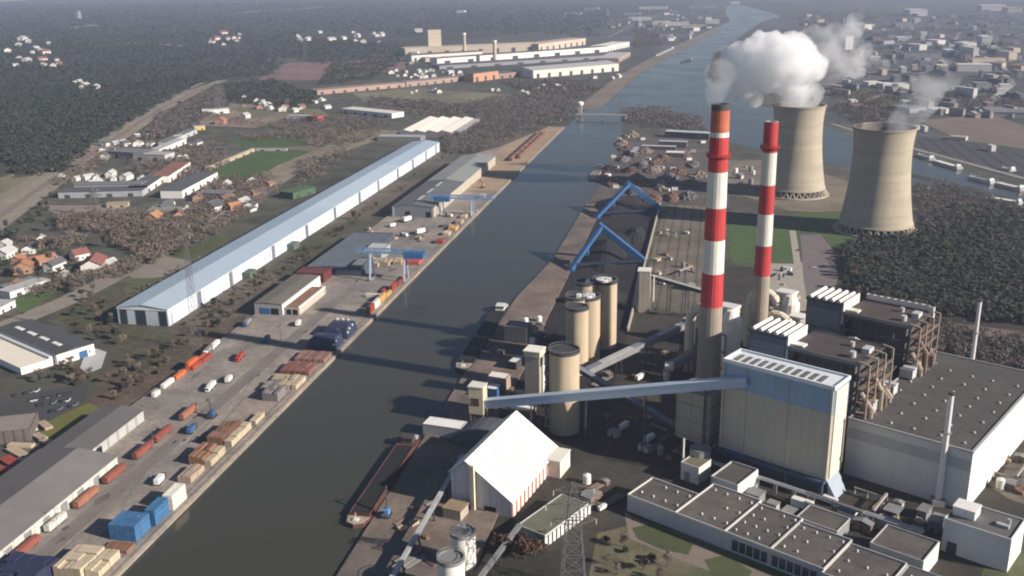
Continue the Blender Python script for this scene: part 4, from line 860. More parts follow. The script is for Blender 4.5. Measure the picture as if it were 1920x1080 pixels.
cO = M('container orange', (.62, .15, .05), rough=.5, var=.1, streak=.1); cY = M('container ochre', (.55, .34, .12), rough=.5, var=.15); cN = M('container navy', (.03, .04, .10), rough=.45, var=.2)
lev = ['bottom', 'middle', 'top']; 
for k in range(5):
    for j in range(3):
        container(-254.8+k*2.62, 352.5, Q0+j*2.62, cB, 'blue container, %s layer, %s row from the left in the near blue stack' % (lev[j], ['first', 'second', 'third', 'fourth', 'fifth'][k]))
for k in range(2):
    for j in range(3):
        container(-246.3+k*2.62+.8, 366.6, Q0+j*2.62, cB, 'blue container, %s layer, %s side of the small blue stack before the white one' % (lev[j], ['left', 'right'][k]))
for k in range(2):
    for j in range(3):
        container(-245.0+k*2.62+.6, 380.4, Q0+j*2.62, cW, 'white container, %s layer, %s side of the white stack next to the blue ones' % (lev[j], ['left', 'right'][k]))
WAG = {}
def wagon(x, y, m, label, Lw=16.0, rz=0, group=None, z=Q0, h=2.6, wd=2.9):
    key = (m.name, Lw, h)
    if key in WAG: return dup(WAG[key], (x, y, z), rz, label, group)
    t = thing('rail_wagon', label, 'wagon', (x, y, z), rz, group); WAG[key] = t
    b = MB().box(-wd/2, wd/2, -Lw/2, Lw/2, 1.15, 1.15+h)
    for i in range(9): yy = -Lw/2+.3+i*(Lw-.8)/8; b.box(-wd/2-.12, wd/2+.12, yy, yy+.2, 1.2, 1.1+h)
    b.build('body', m, t)
    MB().roofslab(-wd/2-.1, wd/2+.1, -Lw/2, Lw/2, 1.15+h+.02, 1.15+h+.35, t=.15).build('roof', m, t)
    for yy in (-Lw/2+2.4, Lw/2-2.4):
        c = MB().box(-1.1, 1.1, yy-1.5, yy+1.5, .45, 1.14).build('bogie', dgrey, t)
        for w_ in (-.9, .9):
            for sx in (-1, 1): MB().tube((sx*.68, yy+w_, .46), (sx*.82, yy+w_, .46), .46, n=10).build('wheel', dgrey, c)
    return t
wr = M('wagon red', (.27, .085, .062), rough=.6, var=.2, streak=.15); wo = M('wagon faded orange', (.36, .15, .10), rough=.6, var=.2, streak=.15); wwh = M('wagon cream', (.70, .66, .58), rough=.6, var=.1, streak=.2)
o_ = ['nearest', 'second', 'third', 'fourth', 'fifth', 'sixth', 'seventh', 'eighth']
for k, (y, m, nm) in enumerate([(331, wr, 'brick-red'), (375.5, wo, 'faded orange'), (399.5, wr, 'brick-red'), (426, wr, 'brick-red'), (445.5, wr, 'brick-red with pale roof edge'), (474, wo, 'faded orange')]):
    wagon(-287, y, m, '%s rail wagon, %s in the row beside the quay warehouse' % (nm, o_[k]), 16.5, 0, 'wagons beside the quay warehouse')
wagon(-287.3, 352.5, wwh, 'cream tank-like wagon or lorry body between two red wagons by the warehouse wall', 13, 0, 'wagons beside the quay warehouse')
wagon(-302, 333, wo, 'orange wagon with cream side at the bottom left corner', 18, 0); wagon(-308, 318, wr, 'red wagon at the very corner behind the orange one', 16.5, 0)
# fence-side containers
for x, y, m, lab in [(-321, 497, cW, 'small white container at the far end of the quay warehouse'), (-322.5, 513, cW, 'cream container lying along the fence past the warehouse'), (-322, 527, cO, 'orange container by the fence next to the cream one'),
                     (-322, 542.5, cO, 'lower orange container of the bright double stack at the fence'), (-319.3, 543, cR, 'red container beside the bright orange double stack'), (-319.2, 556, cR, 'red container behind the orange double stack')]:
    container(x, y, Q0, m, lab, 12.19 if x < -321.4 or m == cR else 6.1)
container(-322, 543, Q0+2.62, cO, 'upper orange container of the bright double stack at the fence'); container(-322.2, 556, Q0, cO, 'orange container behind the double stack at the fence')
# cargo piles
wood = M('brown timber', (.25, .135, .085), var=.2, scale=.2, lines=[('X', 2.3, .35, .45)]); wood2 = M('cream packs', (.46, .38, .27), var=.12, scale=.2, lines=[('Y', 3.0, .3, .3)]); tan_ = M('tan packs', (.36, .28, .21), var=.15, scale=.2, lines=[('Y', 2.5, .25, .3)])
gp = M('grey packs', (.22, .20, .195), var=.15, scale=.2, lines=[('Z', 1.3, .2, .3), ('X', 5, .3, .3)]); tarp = M('navy tarpaulin', (.035, .042, .085), rough=.45, var=.25, scale=.4)
def cargo(x0, x1, y0, y1, h, m, label, cat='cargo stack', top=None, group=None, steps=0, name='cargo_stack'):
    t = thing(name, label, cat, ((x0+x1)/2, (y0+y1)/2, Q0), 0, group); dx, dy = (x1-x0)/2, (y1-y0)/2
    b = MB(); r = random.Random(int(x0*7+y0)); nx = max(1, int(2*dx/2.4)); ny = max(1, int(2*dy/6))
    for i in range(nx):
        for j in range(ny):
            hh = h*(1-.22*r.random()*(r.random() < .5)); g = .12
            b.box(-dx+i*2*dx/nx+g, -dx+(i+1)*2*dx/nx-g, -dy+j*2*dy/ny+g, -dy+(j+1)*2*dy/ny-g, .15, hh)
    b.box(-dx+.3, dx-.3, -dy+.3, dy-.3, .1, h*.6)
    b.build('bundle_block', m, t)
    b = MB()
    for i in range(ny*2): y = -dy+.6+i*(2*dy-1.2)/(ny*2-1); b.box(-dx, dx, y-.15, y+.15, 0, .15)
    b.build('bearer', rusty, t)
    if top: MB().box(-dx+.2, dx*.5, -dy+.3, dy-.3, h, h+.35).build('cover', top, t)
    return t
cargo(-263, -250, 316, 334, 5, wood2, 'tall stack of cream packs at the bottom edge, nearest the corner'); cargo(-249.5, -243, 318, 334, 4, wood2, 'lower stepped stack of cream packs beside the tall one')
cargo(-285, -264, 300, 322, 6.5, tarp, 'dark tarpaulin-covered stack at the bottom edge of the quay'); cargo(-254, -242, 337, 344, 1.4, wood, 'low brown plank layer in front of the blue containers')
cargo(-256.5, -248.5, 418, 434, 5.5, wood, 'brown timber stack by the water, nearer of the two'); cargo(-248, -244, 418, 434, 4.2, wood2, 'cream packs alongside the nearer brown timber stack')
cargo(-258, -248.5, 440, 462, 5.5, wood, 'brown timber stack by the water, farther of the two'); cargo(-248, -243.5, 440, 464, 4.0, wood2, 'cream packs alongside the farther brown timber stack')
cargo(-253, -245.5, 400, 414, 3.6, tan_, 'low tan stack in front of the nearer timber stack'); cargo(-247, -243, 468, 480, 2.6, wood2, 'single cream pack row past the timber stacks')
cargo(-254, -244, 500, 512, 5.5, gp, 'big grey block of packs by the water'); cargo(-261, -252, 513, 524, 3, M('grey slab', (.26, .25, .235), var=.1), 'flat grey slab stack behind the big grey block')
for k in range(3): cargo(-252+k*4.2, -248.6+k*4.2, 518, 534, 3.2+.4*(k % 2), wood2, 'cream pack row before the red-brown rows, %s from the left' % ['first', 'second', 'third'][k], group='cream pack rows')
cargo(-261, -253, 528, 537, 2.0, wood2, 'low cream pack row left of the three cream rows')
for k in range(5): cargo(-261+k*4.0, -257.6+k*4.0, 541, 556, 2.8, M('red brown coils', (.23, .105, .085), var=.2, scale=.2, lines=[('Y', 3.5, .4, .4)]), 'red-brown steel row, nearer line, %s from the left' % ['first', 'second', 'third', 'fourth', 'fifth'][k], group='red-brown steel rows, nearer line')
for k in range(5): cargo(-260+k*4.2, -256.4+k*4.2, 562, 577, 2.6, M('dusty red coils', (.27, .15, .12), var=.2, scale=.2, lines=[('Y', 3.5, .4, .4)]), 'dusty red steel row, farther line, %s from the left' % ['first', 'second', 'third', 'fourth', 'fifth'][k], group='dusty red steel rows, farther line')
def tarp_heap(x0, x1, y0, y1, h, label, dots):
    t = thing('tarpaulin_stack', label, 'cargo stack', ((x0+x1)/2, (y0+y1)/2, Q0)); dx, dy = (x1-x0)/2, (y1-y0)/2
    b = MB(); vs = [(-dx, -dy, 0), (dx, -dy, 0), (dx, dy, 0), (-dx, dy, 0), (-dx+3, -dy+2, h*.86), (dx-1, -dy+2, h*.86), (dx-1, dy-2, h*.86), (-dx+3, dy-2, h*.86), (-dx+6, 0, h), (dx-2.5, 0, h)]
    b.add(vs, [(3, 2, 1, 0), (0, 1, 5, 4), (1, 2, 6, 5), (2, 3, 7, 6), (3, 0, 4, 7), (4, 5, 9, 8), (6, 7, 8, 9), (5, 6, 9), (7, 4, 8)]); b.build('tarpaulin', tarp, t)
    for x, y, z in dots: MB().box(x-.6, x+.6, y-.6, y+.6, z, z+1.3).build('weight_bag', white, t)
    return t
tarp_heap(-262, -240.5, 584, 601, 8, 'nearer navy tarpaulin-covered stack on the quay edge', [(dx_, -7.5+k_*4, 3.5+k_) for k_, dx_ in enumerate((9.6, 9.4, 9.2))])
tarp_heap(-260, -240.5, 607, 628, 8, 'farther navy tarpaulin-covered stack on the quay edge', [(9.2, -8, 3.5), (9.0, -4, 5), (-4, 8, 7), (0, 8.5, 7), (4, 8, 7), (9, 2, 5.5)])
# row of containers and crates at the water, middle
for k, (y, m, lab, n) in enumerate([(664, cR, 'red container at the near end of the mixed row on the quay edge', 2), (678, cW, 'cream container second in the mixed row on the quay edge', 2), (692, cY, 'ochre container third in the mixed row on the quay edge', 2), (706, cY, 'ochre container fourth in the mixed row on the quay edge', 1),
        (720, cR, 'red container fifth in the mixed row on the quay edge', 2), (735, cR, 'red container sixth in the mixed row on the quay edge', 1), (749, cR, 'red container seventh in the mixed row on the quay edge', 1)]):
    for j in range(n): container(-243.5, y, Q0+j*2.62, m, lab+(', upper one' if j else ''))
container(-249, 715, Q0, cR, 'red container left of the mixed row'); container(-253, 700, Q0, cW, 'cream container lying crosswise left of the mixed row', rz=pi/2)
cargo(-259, -243, 790, 806, 3, M('bright red packs', (.40, .09, .075), var=.2, scale=.3, lines=[('X', 3, .3, .3)]), 'bright red pack field under the near quay crane'); cargo(-288, -276, 778, 796, 4, wood2, 'cream and brown crates beside the low dark shed')
cargo(-276, -268, 782, 796, 4.5, tan_, 'tan crates next to the cream ones by the low dark shed'); cargo(-266, -258, 788, 800, 3.5, wood2, 'small cream crate group between the crane legs')
for k, (px, py, m, w_, d_) in enumerate([(825, 455, cR, 4, 5), (838, 440, wood2, 3, 5), (850, 430, cY, 4, 6), (862, 418, tan_, 3, 6), (838, 425, gp, 3, 4), (870, 408, wood2, 3, 5), (880, 402, tan_, 4, 5), (905, 398, gp, 4, 4), (905, 370, wood2, 3, 4)]):
    x, y = G(px, py, Q0); x = min(x, -243); cargo(x-w_, x+w_, y-d_, y+d_, 3.2, m, '%s goods stack on the quay beyond the near crane, %s from the viewer' % (['red', 'cream', 'ochre', 'tan', 'grey', 'cream', 'tan', 'grey', 'cream'][k], (o_+['ninth'])[k]))
# wagons train at far quay
tr = M('train rust', (.24, .13, .095), rough=.7, var=.2)
for row, (xx_, n0) in enumerate(((-262, 8), (-255, 7))):
    for k in range(n0): wagon(xx_, 1300+k*31+row*20, tr, 'rust-brown open wagon in the %s train at the far end of the quay' % ['left', 'right'][row], 27, 0, 'rust-brown wagons, %s train' % ['left', 'right'][row], h=3.4, wd=4)
# quay cranes
cst = M('crane blue grey', (.17, .27, .42), rough=.5, var=.15)
def quay_crane(xa, xb, y, zt, legs, cabx, label, col):
    t = thing('quay_crane', label, 'crane', (xa, y, Q0)); b = MB()
    for s in (-2, 2):
        b.box(0, xb-xa, s-.5, s+.5, zt-.4, zt+.4); b.box(0, xb-xa, s-.4, s+.4, zt+2.6, zt+3.2)
        n = int((xb-xa)/4)
        for k in range(n): x = k*(xb-xa)/n; x2 = (k+1)*(xb-xa)/n; b.bar((x, s, zt if k % 2 else zt+2.9), (x2, s, zt+2.9 if k % 2 else zt), .35)
    for k in range(0, int(xb-xa), 6): b.box(k, k+.4, -2, 2, zt-.3, zt+.2)
    b.build('boom', col, t)
    for x in legs:
        for s in (-1, 1): MB().bar((x-xa, s*6, 0), (x-xa, s*1.8, zt), 1.1).build('leg', M('crane leg', (.42, .52, .62), rough=.5, var=.1), t)
        MB().box(x-xa-1, x-xa+1, -7, 7, 0, 1.2).build('bogie', mgrey, t)
    MB().box(cabx-xa-8, cabx-xa+8, -3.5, 3.5, zt-3.5, zt+1.0).build('machine_house', M('machine house blue', (.04, .13, .30), rough=.5, var=.15), t)
    return t
quay_crane(-282, -222, 746, 23, (-241, -270), -233, 'nearer blue quay crane with machine house, over red packs', cst)
quay_crane(-288, -218, 976, 18, (-240, -272), -272, 'farther pale blue quay crane before the grey warehouse', cst)
def mobile_crane(px, py, label, col, hgt=9, lean=1.0, z0=Q0):
    x, y = G(px, py, z0); t = thing('mobile_crane', label, 'crane', (x, y, z0), 0)
    MB().box(-1.8, 1.8, -3, 3, .6, 1.6).build('chassis', dgrey, t); c = MB().box(-1.5, 1.5, -2, 1.5, 1.7, 4).build('cab', col, t)
    MB().box(-1.55, -.2, -2.08, -2.0, 2.6, 3.7).build('window', glass, c)
    b = MB(); b.bar((0, 0, 3.8), (-lean*4, 5, hgt), .7); b.bar((-lean*4, 5, hgt), (-lean*7, 8, hgt-3), .5); b.build('boom', dgrey, t)
    for sx in (-1.7, 1.7):
        for yy in (-2, 0, 2): MB().tube((sx-.25, yy, .6), (sx+.25, yy, .6), .6, n=10).build('wheel', black, t)
    return t
mobile_crane(398, 782, 'blue mobile grab crane with dark folded boom in the middle of the quay', blue); 
mobile_crane(725, 968, 'small blue harbour crane beside the reddish barge', M('harbour crane blue', (.10, .22, .42), var=.1), 13, .3, 1.2)
mobile_crane(905, 352, 'tiny yellow crane on the far quay', cY)
# lorries and cars
def lorry(x, y, z, rz, cab, trailer, label, Lt=9):
    t = thing('lorry', label, 'lorry', (x, y, z), rz)
    c = MB().box(-1.2, 1.2, -Lt/2-2.6, -Lt/2-.5, .6, 3.0).build('cab', cab, t); MB().box(-1.0, 1.0, -Lt/2-2.66, -Lt/2-2.6, 1.7, 2.7).build('windscreen', glass, c)
    MB().box(-1.25, 1.25, -Lt/2, Lt/2, 1.1, 3.7).build('trailer', trailer, t); MB().box(-1.0, 1.0, -Lt/2-2.4, Lt/2, .6, 1.0).build('chassis', dgrey, t)
    for yy in (-Lt/2-1.6, -Lt/2+1, Lt/2-2.2, Lt/2-1):
        for s in (-1, 1): MB().tube((s*.85, yy, .5), (s*1.2, yy, .5), .5, n=10).build('wheel', black, t)
    return t
for px, py, cab, tr_, lab in [(397, 728, white, white, 'white lorry crossing the middle of the quay'), (452, 672, red, cR, 'red lorry standing on the quay left of the navy tarpaulin stack'), (602, 548, dgrey, cW, 'dark-cabbed lorry at the far end of the freight hall'),
                              (465, 608, blue, mgrey, 'blue-grey lorry parked by the hedge near the freight hall'), (392, 660, white, mgrey, 'pale lorry parked by the fence past the orange containers'), (405, 650, white, white, 'white lorry behind the pale one by the fence')]:
    x, y = G(px, py, Q0); lorry(x, y, Q0, .1, cab, tr_, lab)
def car_mesh(col):
    t = thing('parked_car', '', 'car', (0, 0, 0)); b = MB().box(-.88, .88, -2.15, 2.15, .35, .95); b.build('body', col, t)
    b = MB().add([(-.8, -1.3, .95), (.8, -1.3, .95), (.8, 1.5, .95), (-.8, 1.5, .95), (-.68, -.7, 1.45), (.68, -.7, 1.45), (.68, 1.1, 1.45), (-.68, 1.1, 1.45)], [(3, 2, 1, 0), (4, 5, 6, 7), (0, 1, 5, 4), (1, 2, 6, 5), (2, 3, 7, 6), (3, 0, 4, 7)]); b.build('cabin', glass, t)
    for s in (-1, 1):
        for y in (-1.35, 1.35): MB().tube((s*.72, y, .33), (s*.92, y, .33), .33, n=8).build('wheel', black, t)
    return t
r = random.Random(5); cars = {}
CC = {'black': dgrey, 'white': M('car white', (.7, .7, .7), rough=.3, var=.02), 'grey': M('car grey', (.22, .23, .24), rough=.3, var=.02), 'red': M('car red', (.35, .04, .03), rough=.3, var=.02), 'navy': M('car navy', (.04, .06, .12), rough=.3, var=.02)}
def car(x, y, z, rz, c, label, group):
    if c not in cars: cars[c] = car_mesh(CC[c]); o = cars[c]; o.location = (x, y, z); o.rotation_euler = (0, 0, rz); tag(o, label, None, group); return o
    return dup(cars[c], (x, y, z), rz, label, group)
for row, (p0, p1, n) in enumerate((((62, 752), (135, 738), 11), ((66, 762), (128, 752), 8), ((98, 772), (142, 760), 7), ((30, 742), (70, 734), 5))):
    a = Vector(G(*p0)); c = Vector(G(*p1))
    for k in range(n):
        q = a.lerp(c, k/(n-1)); cc = r.choice(['black', 'black', 'navy', 'grey', 'white']); 
        if r.random() < .85: car(q.x, q.y, .12, rad(12)+r.uniform(-.05, .05), cc, '%s car in the small car park left of the quay warehouse, %s row' % (cc, ['third', 'second', 'front', 'back'][row]), 'cars in the left car park, '+['third', 'second', 'front', 'back'][row]+' row')
for px, py, c, lab in [(1525, 502, 'white', 'white car on the pinkish parking ground beyond the boiler houses'), (1498, 470, 'black', 'dark car on the pale plant road below the cooling towers'), (1420, 948, 'white', 'white car in the yard beside the office row'), (250, 600, 'grey', 'grey car on the grass by the long warehouse')]:
    x, y = G(px, py); car(x, y, .16, r.uniform(0, 3), c, lab, 'single parked cars')
# white workshop with dark roof at the left edge
ang = atan2(35, -68); c1_ = (-413, 534); t = thing('workshop_hall', 'white-walled workshop with dark roof and three long skylights at the left edge', 'building', (c1_[0], c1_[1], 0), ang)
MB().box(0, 85, -26, 0, 0, 7.6).build('wall', M('bright white render', (.82, .80, .76), var=.03), t)
b = MB().add([(-.4, -26.4, 7.6), (85, -26.4, 7.6), (85, .4, 7.6), (-.4, .4, 7.6), (-.4, -13, 9.0), (85, -13, 9.0)], [(3, 2, 1, 0), (0, 1, 5, 4), (2, 3, 4, 5), (3, 0, 4), (1, 2, 5)]); b.build('roof', M('anthracite roof', (.07, .072, .078), var=.08, scale=.05), t)
for k in range(4):
    b = MB(); x0 = 12+k*17; b.add([(x0, -11, 8.85), (x0+10, -11, 8.85), (x0+10, -8.2, 8.6), (x0, -8.2, 8.6), (x0, -11, 9.15), (x0+10, -11, 9.15), (x0+10, -8.2, 8.9), (x0, -8.2, 8.9)], [(3, 2, 1, 0), (4, 5, 6, 7), (0, 1, 5, 4), (1, 2, 6, 5), (2, 3, 7, 6), (3, 0, 4, 7)]); b.build('skylight', white, t)
MB().box(-.15, 0, -21, -15, 0, 5).build('door', blue, t); MB().box(-.1, 0, -23, -22, 2, 4).build('window', glass, t)
t = thing('lean_to', 'white ribbed low roof of the side hall in front of the white workshop', 'building', (c1_[0], c1_[1], 0), ang)
MB().box(4, 85, .5, 22, 0, 4.6).build('wall', M('bright white render', (.82, .80, .76)), t); MB().box(3.5, 85, .45, 22.5, 4.6, 5.0).build('roof', M('cream ribbed roof', (.80, .73, .60), rough=.6, var=.04, lines=[('X', 3.2, .7, .22)]), t)
MB().box(3.6, 85, -.2, 3.5, 5.0, 6.4).build('gutter_strip', M('pale grey strip', (.55, .55, .55), var=.05), t)
# brown hall and planks at bottom left
x, y = G(40, 818); t = gen_building('storage_hall', 'brown-grey storage hall with rounded dark bays at the left edge, below the car park', (x-8, y, rad(25)), -14, 14, -11, 11, 7, M('brown grey cladding', (.13, .11, .105), var=.2, lines=[('X', 5, 1.2, .4)]), M('drab roof', (.24, .21, .18), var=.1), par=.3)
r = random.Random(31)
for k, (px, py, w_, d_, c) in enumerate([(85, 800, 6, 2.2, 'tan'), (75, 822, 5, 2.2, 'tan'), (95, 832, 7, 1.8, 'tan'), (40, 838, 7, 2, 'cream'), (35, 852, 9, 2.6, 'cream'), (20, 868, 7, 3, 'red'), (48, 866, 4, 2, 'cream'), (5, 884, 6, 2.6, 'red'), (60, 806, 4, 1.5, 'cream')]):
    x, y = G(px, py); t = thing('plank_stack', '%s plank stack on the earth yard behind the quay warehouse, %s from the car park' % (c, (['first']+o_[1:]+['ninth'])[k]), 'plank stack', (x, y, .12), rad(r.uniform(-35, 25)))
    m_ = {'tan': tan_, 'cream': wood2, 'red': cR}[c]; MB().box(-w_, w_, -d_, d_, .2, 1.6).build('planks', m_, t); b = MB(); [b.box(q*w_-.2, q*w_+.2, -d_-.1, d_+.1, 0, .2) for q in (-.7, 0, .7)]; b.build('bearer', rusty, t)
# ---- boats
def barge(p0, p1, w_, label, hullm, holdm, wheel_end=1, z=0.04, cargoh=.6, bow=True, wm_=None):
    a = Vector((*p0, 0)); c = Vector((*p1, 0)); d = c-a; Lb_ = d.length; t = thing('barge', label, 'barge', (a.x, a.y, z), atan2(d.y, d.x)-pi/2); h = w_/2
    P_ = [(0, 0), (h*.75, Lb_*.02), (h, Lb_*.08), (h, Lb_*.95), (h*.7, Lb_), (-h*.7, Lb_), (-h, Lb_*.95), (-h, Lb_*.08), (-h*.75, Lb_*.02)]
    MB().prism(P_, -.5, 1.9).build('hull', hullm, t)
    b = MB(); e = .7; y0, y1 = Lb_*.10, Lb_*.84
    b.box(-h+e-.2, -h+e+.15, y0, y1, 1.9, 3.0); b.box(h-e-.15, h-e+.2, y0, y1, 1.9, 3.0); b.box(-h+e-.2, h-e+.2, y0-.3, y0, 1.9, 3.0); b.box(-h+e-.2, h-e+.2, y1, y1+.3, 1.9, 3.0); b.build('hatch_coaming', hullm, t)
    MB().box(-h+e+.2, h-e-.2, y0+.1, y1-.1, 1.95, 1.95+cargoh).build('hold', holdm, t)
    cb = MB().box(-h*.55, h*.55, Lb_*.88, Lb_*.94, 1.95, 5.5).build('wheelhouse', wm_ or white, t); MB().box(-h*.57, h*.57, Lb_*.878, Lb_*.93, 3.8, 4.9).build('window', glass, cb)
    MB().box(-h*.7, h*.7, Lb_*.94, Lb_*.975, 1.95, 3.4).build('cabin', M('cabin roof', (.45, .45, .45)), t)
    b = MB(); b.bar((0, Lb_*.04, 1.9), (0, Lb_*.04, 6), .25); b.box(-1.2, 1.2, Lb_*.03, Lb_*.055, 1.9, 2.8); b.build('bow_gear', white, t)
    b = MB(); b.add([(0, .3, 1.92), (h*.7, Lb_*.025, 1.92), (h*.95, Lb_*.08, 1.92), (-h*.95, Lb_*.08, 1.92), (-h*.7, Lb_*.025, 1.92), (0, .3, 2.15), (h*.7, Lb_*.025, 2.15), (h*.95, Lb_*.08, 2.15), (-h*.95, Lb_*.08, 2.15), (-h*.7, Lb_*.025, 2.15)], [(5, 6, 7, 8, 9), (0, 1, 6, 5), (4, 0, 5, 9), (1, 2, 7, 6), (3, 4, 9, 8)]); b.build('foredeck', M('foredeck cream', (.34, .28, .22), var=.35, scale=.4), t)
    return t
barge((-152.5, 376), (-152.5, 470), 11, 'long reddish-brown barge moored at the east quay near the bottom', M('barge red brown', (.115, .055, .045), rough=.6, var=.25), coal, wm_=M('rusty wheelhouse', (.07, .055, .05), var=.2))
barge((-149.5, 565), (-149.0, 697), 11.4, 'dark coal barge with white wheelhouse moored beside the silos', M('barge black', (.03, .032, .036), rough=.6, var=.2), coal)
barge((-141, 1180), (-139, 1262), 11, 'small pale barge moored at the scrapyard', M('barge grey', (.22, .21, .21), rough=.6, var=.2), M('scrap load', (.25, .2, .17), var=.4, scale=.3))
for k, (pa_, pb_, lab) in enumerate([((1722, 292), (1748, 301), 'white barge moored behind the right cooling tower'), ((1752, 304), (1800, 318), 'grey barge farther along the mooring right of the cooling tower'), ((1818, 334), (1862, 345), 'pale barge in the mooring basin near the right edge'), ((1868, 346), (1918, 358), 'long white barge at the right edge of the mooring basin'), ((1880, 318), (1900, 322), 'small red barge at the right edge'), ((1858, 375), (1915, 384), 'pale barge below the dike at the right edge'), ((1230, 105), (1262, 90), 'dark barge row moored at the far bank before the steam cloud')]):
    a = G(*pa_); c = G(*pb_); barge(a, c, 11, lab, M('barge pale', (.42, .42, .42), rough=.6, var=.2), [mgrey, whiteroof][k % 2], z=.35)
x, y = G(1277, 118); barge((x, y), (x+25, y+95), 10, 'lone dark barge sailing up the far canal', M('barge black', (.03, .032, .036)), dgrey)
# ---- bridge at the mouth of the basin
t = thing('canal_bridge', 'thin flat bridge crossing the mouth of the harbour basin', 'bridge', (-232, 1706, 0)); MB().box(0, 88, -5, 5, 5.5, 7).build('deck', mgrey, t)
for s in (-5, 4.8): MB().box(0, 88, s, s+.2, 7, 8.1).build('railing', lgrey, t)
for x in (2, 44, 84): MB().box(x, x+3, -4, 4, 0, 5.5).build('pier', concw, t)
x, y = G(1088, 212); t = thing('control_tower', 'small white round-headed control tower at the bridge', 'tower', (x, y, 0)); MB().box(-3, 3, -3, 3, 0, 14).build('shaft', concw, t); b = MB(); b.lathe([(0, 13.5), (5, 14), (6, 17), (5, 20), (0, 21)], 16); b.build('head', white, t)
# ---- pylons
def pylon(px, py, top, label, w0=7, arms=((.72, 11), (.84, 9), (.95, 6)), z0=0, rz=0, dens=9, thick=.28, H=None):
    x, y = G(px, py, z0); H = H or ZY(x, y, top); t = thing('lattice_pylon', label, 'pylon', (x, y, z0), rz)
    W = lambda z: w0/2*(1-z/H)**.75+.7; b = MB(); zs = [H*(1-(1-k/dens)**1.25) for k in range(dens+1)]; zs[-1] = H
    for i in range(dens):
        z1, z2 = zs[i], zs[i+1]; a, c = W(z1), W(z2)
        for s, u in ((-1, -1), (1, -1), (1, 1), (-1, 1)): b.bar((s*a, u*a, z1), (s*c, u*c, z2), thick*1.4)
        for (s, u), (s2, u2) in (((-1, -1), (1, -1)), ((1, -1), (1, 1)), ((1, 1), (-1, 1)), ((-1, 1), (-1, -1))):
            b.bar((s*a, u*a, z1), (s2*c, u2*c, z2), thick); b.bar((s2*a, u2*a, z1), (s*c, u*c, z2), thick); b.bar((s*c, u*c, z2), (s2*c, u2*c, z2), thick)
    b.build('mast', steelg, t)
    for f, L_ in arms:
        z = H*f; a = W(z); b = MB(); b.bar((-a-.2, 0, z+.3), (a+.2, 0, z+.3), thick*1.5); b.bar((0, -a-.2, z+.1), (0, a+.2, z+.1), thick*1.5)
        for u in (-1, 1): b.bar((-a, u*a, z), (a, u*a, z), thick*1.4)
        for s in (-1, 1):
            for u in (-1, 1): b.bar((s*a, u*a, z), (s*L_, 0, z+.6), thick*1.2); b.bar((s*a, u*a*.6, z+2.6), (s*L_, 0, z+.6), thick)
            for q in (.35, .65): b.bar((s*(a+(L_-a)*q), a*(1-q), z+.3*q), (s*(a+(L_-a)*q), 0, z+2.4*(1-q)+.4), thick*.8)
        b.build('cross_arm', steelg, t)
        for s in (-1, 1): MB().tube((s*L_, 0, z+.5), (s*L_, 0, z-1.8), .22, n=6).build('insulator', M('insulator', (.5, .48, .44)), t)
    return t
pylon(1075, 1112, 905, 'lattice power pylon with pale cross arms at the bottom centre', 9, ((.66, 9), (.80, 11), (.93, 8)), rz=.25, thick=.16)
pylon(371, 655, 418, 'tall slender lattice pylon in front of the long warehouse', 3.6, ((.985, 4), (.90, 3.5)), thick=.09, dens=14)
pylon(180, 403, 352, 'lattice pylon beyond the trees, left of the white sheds', 9, thick=.2, dens=7); pylon(408, 212, 160, 'lattice pylon at the end of the railway cutting', 8, thick=.25, dens=7)
pylon(524, 155, 108, 'far lattice pylon before the pinkish yard', 8, thick=.3, dens=6); pylon(572, 118, 80, 'farthest lattice pylon, left of the long factory', 8, thick=.3, dens=6)
# ================================================================ vegetation
def quads_mesh(name, V, mat, n=4):
    me = bpy.data.meshes.new(name); nv = len(V); nf = nv//n
    me.vertices.add(nv); me.vertices.foreach_set('co', V.astype(np.float32).ravel())
    me.loops.add(nv); me.loops.foreach_set('vertex_index', np.arange(nv, dtype=np.int32))
    me.polygons.add(nf); me.polygons.foreach_set('loop_start', np.arange(0, nv, n, dtype=np.int32)); me.polygons.foreach_set('loop_total', np.full(nf, n, dtype=np.int32))
    me.materials.append(mat); me.update(calc_edges=True); return me
def clump_quads(P, nrm, size, rng, aspect=1.0, jit=.6):
    m = len(P); nn = nrm+rng.normal(0, jit, (m, 3)); nn /= np.linalg.norm(nn, axis=1)[:, None]+1e-9
    a = np.cross(nn, rng.normal(0, 1, (m, 3))); a /= np.linalg.norm(a, axis=1)[:, None]+1e-9; b = np.cross(nn, a)
    s = (size*rng.uniform(.55, 1.25, m))[:, None]; a = a*s*aspect; b = b*s
    c = [P-a-b*rng.uniform(.4, 1, (m, 1)), P+a*rng.uniform(.4, 1, (m, 1))-b, P+a+b*rng.uniform(.4, 1, (m, 1)), P-a*rng.uniform(.4, 1, (m, 1))+b]
    return np.stack(c, 1).reshape(-1, 3)
def dirs(m, rng, zmin=-.25):
    d = rng.normal(0, 1, (m*3, 3)); d /= np.linalg.norm(d, axis=1)[:, None]; d = d[d[:, 2] > zmin]
    return d[:m]
def leafmat(name, c, c2, var=.45, sc=.12):
    return M(name, c, rough=.9, var=var, scale=sc, tint=c2, spec=.1)
lf_dark = leafmat('evergreen leaves', (.050, .064, .046), (.066, .074, .054)); lf_brown = leafmat('bare twigs', (.20, .160, .130), (.155, .128, .105))
lf_olive = leafmat('olive scrub', (.075, .075, .038), (.095, .078, .05)); lf_red = leafmat('russet leaves', (.115, .066, .045), (.09, .065, .05)); lf_grey = leafmat('grey brown twigs', (.165, .140, .122), (.128, .112, .098))
bark = M('bark', (.07, .055, .045), var=.2)
TREE = {}
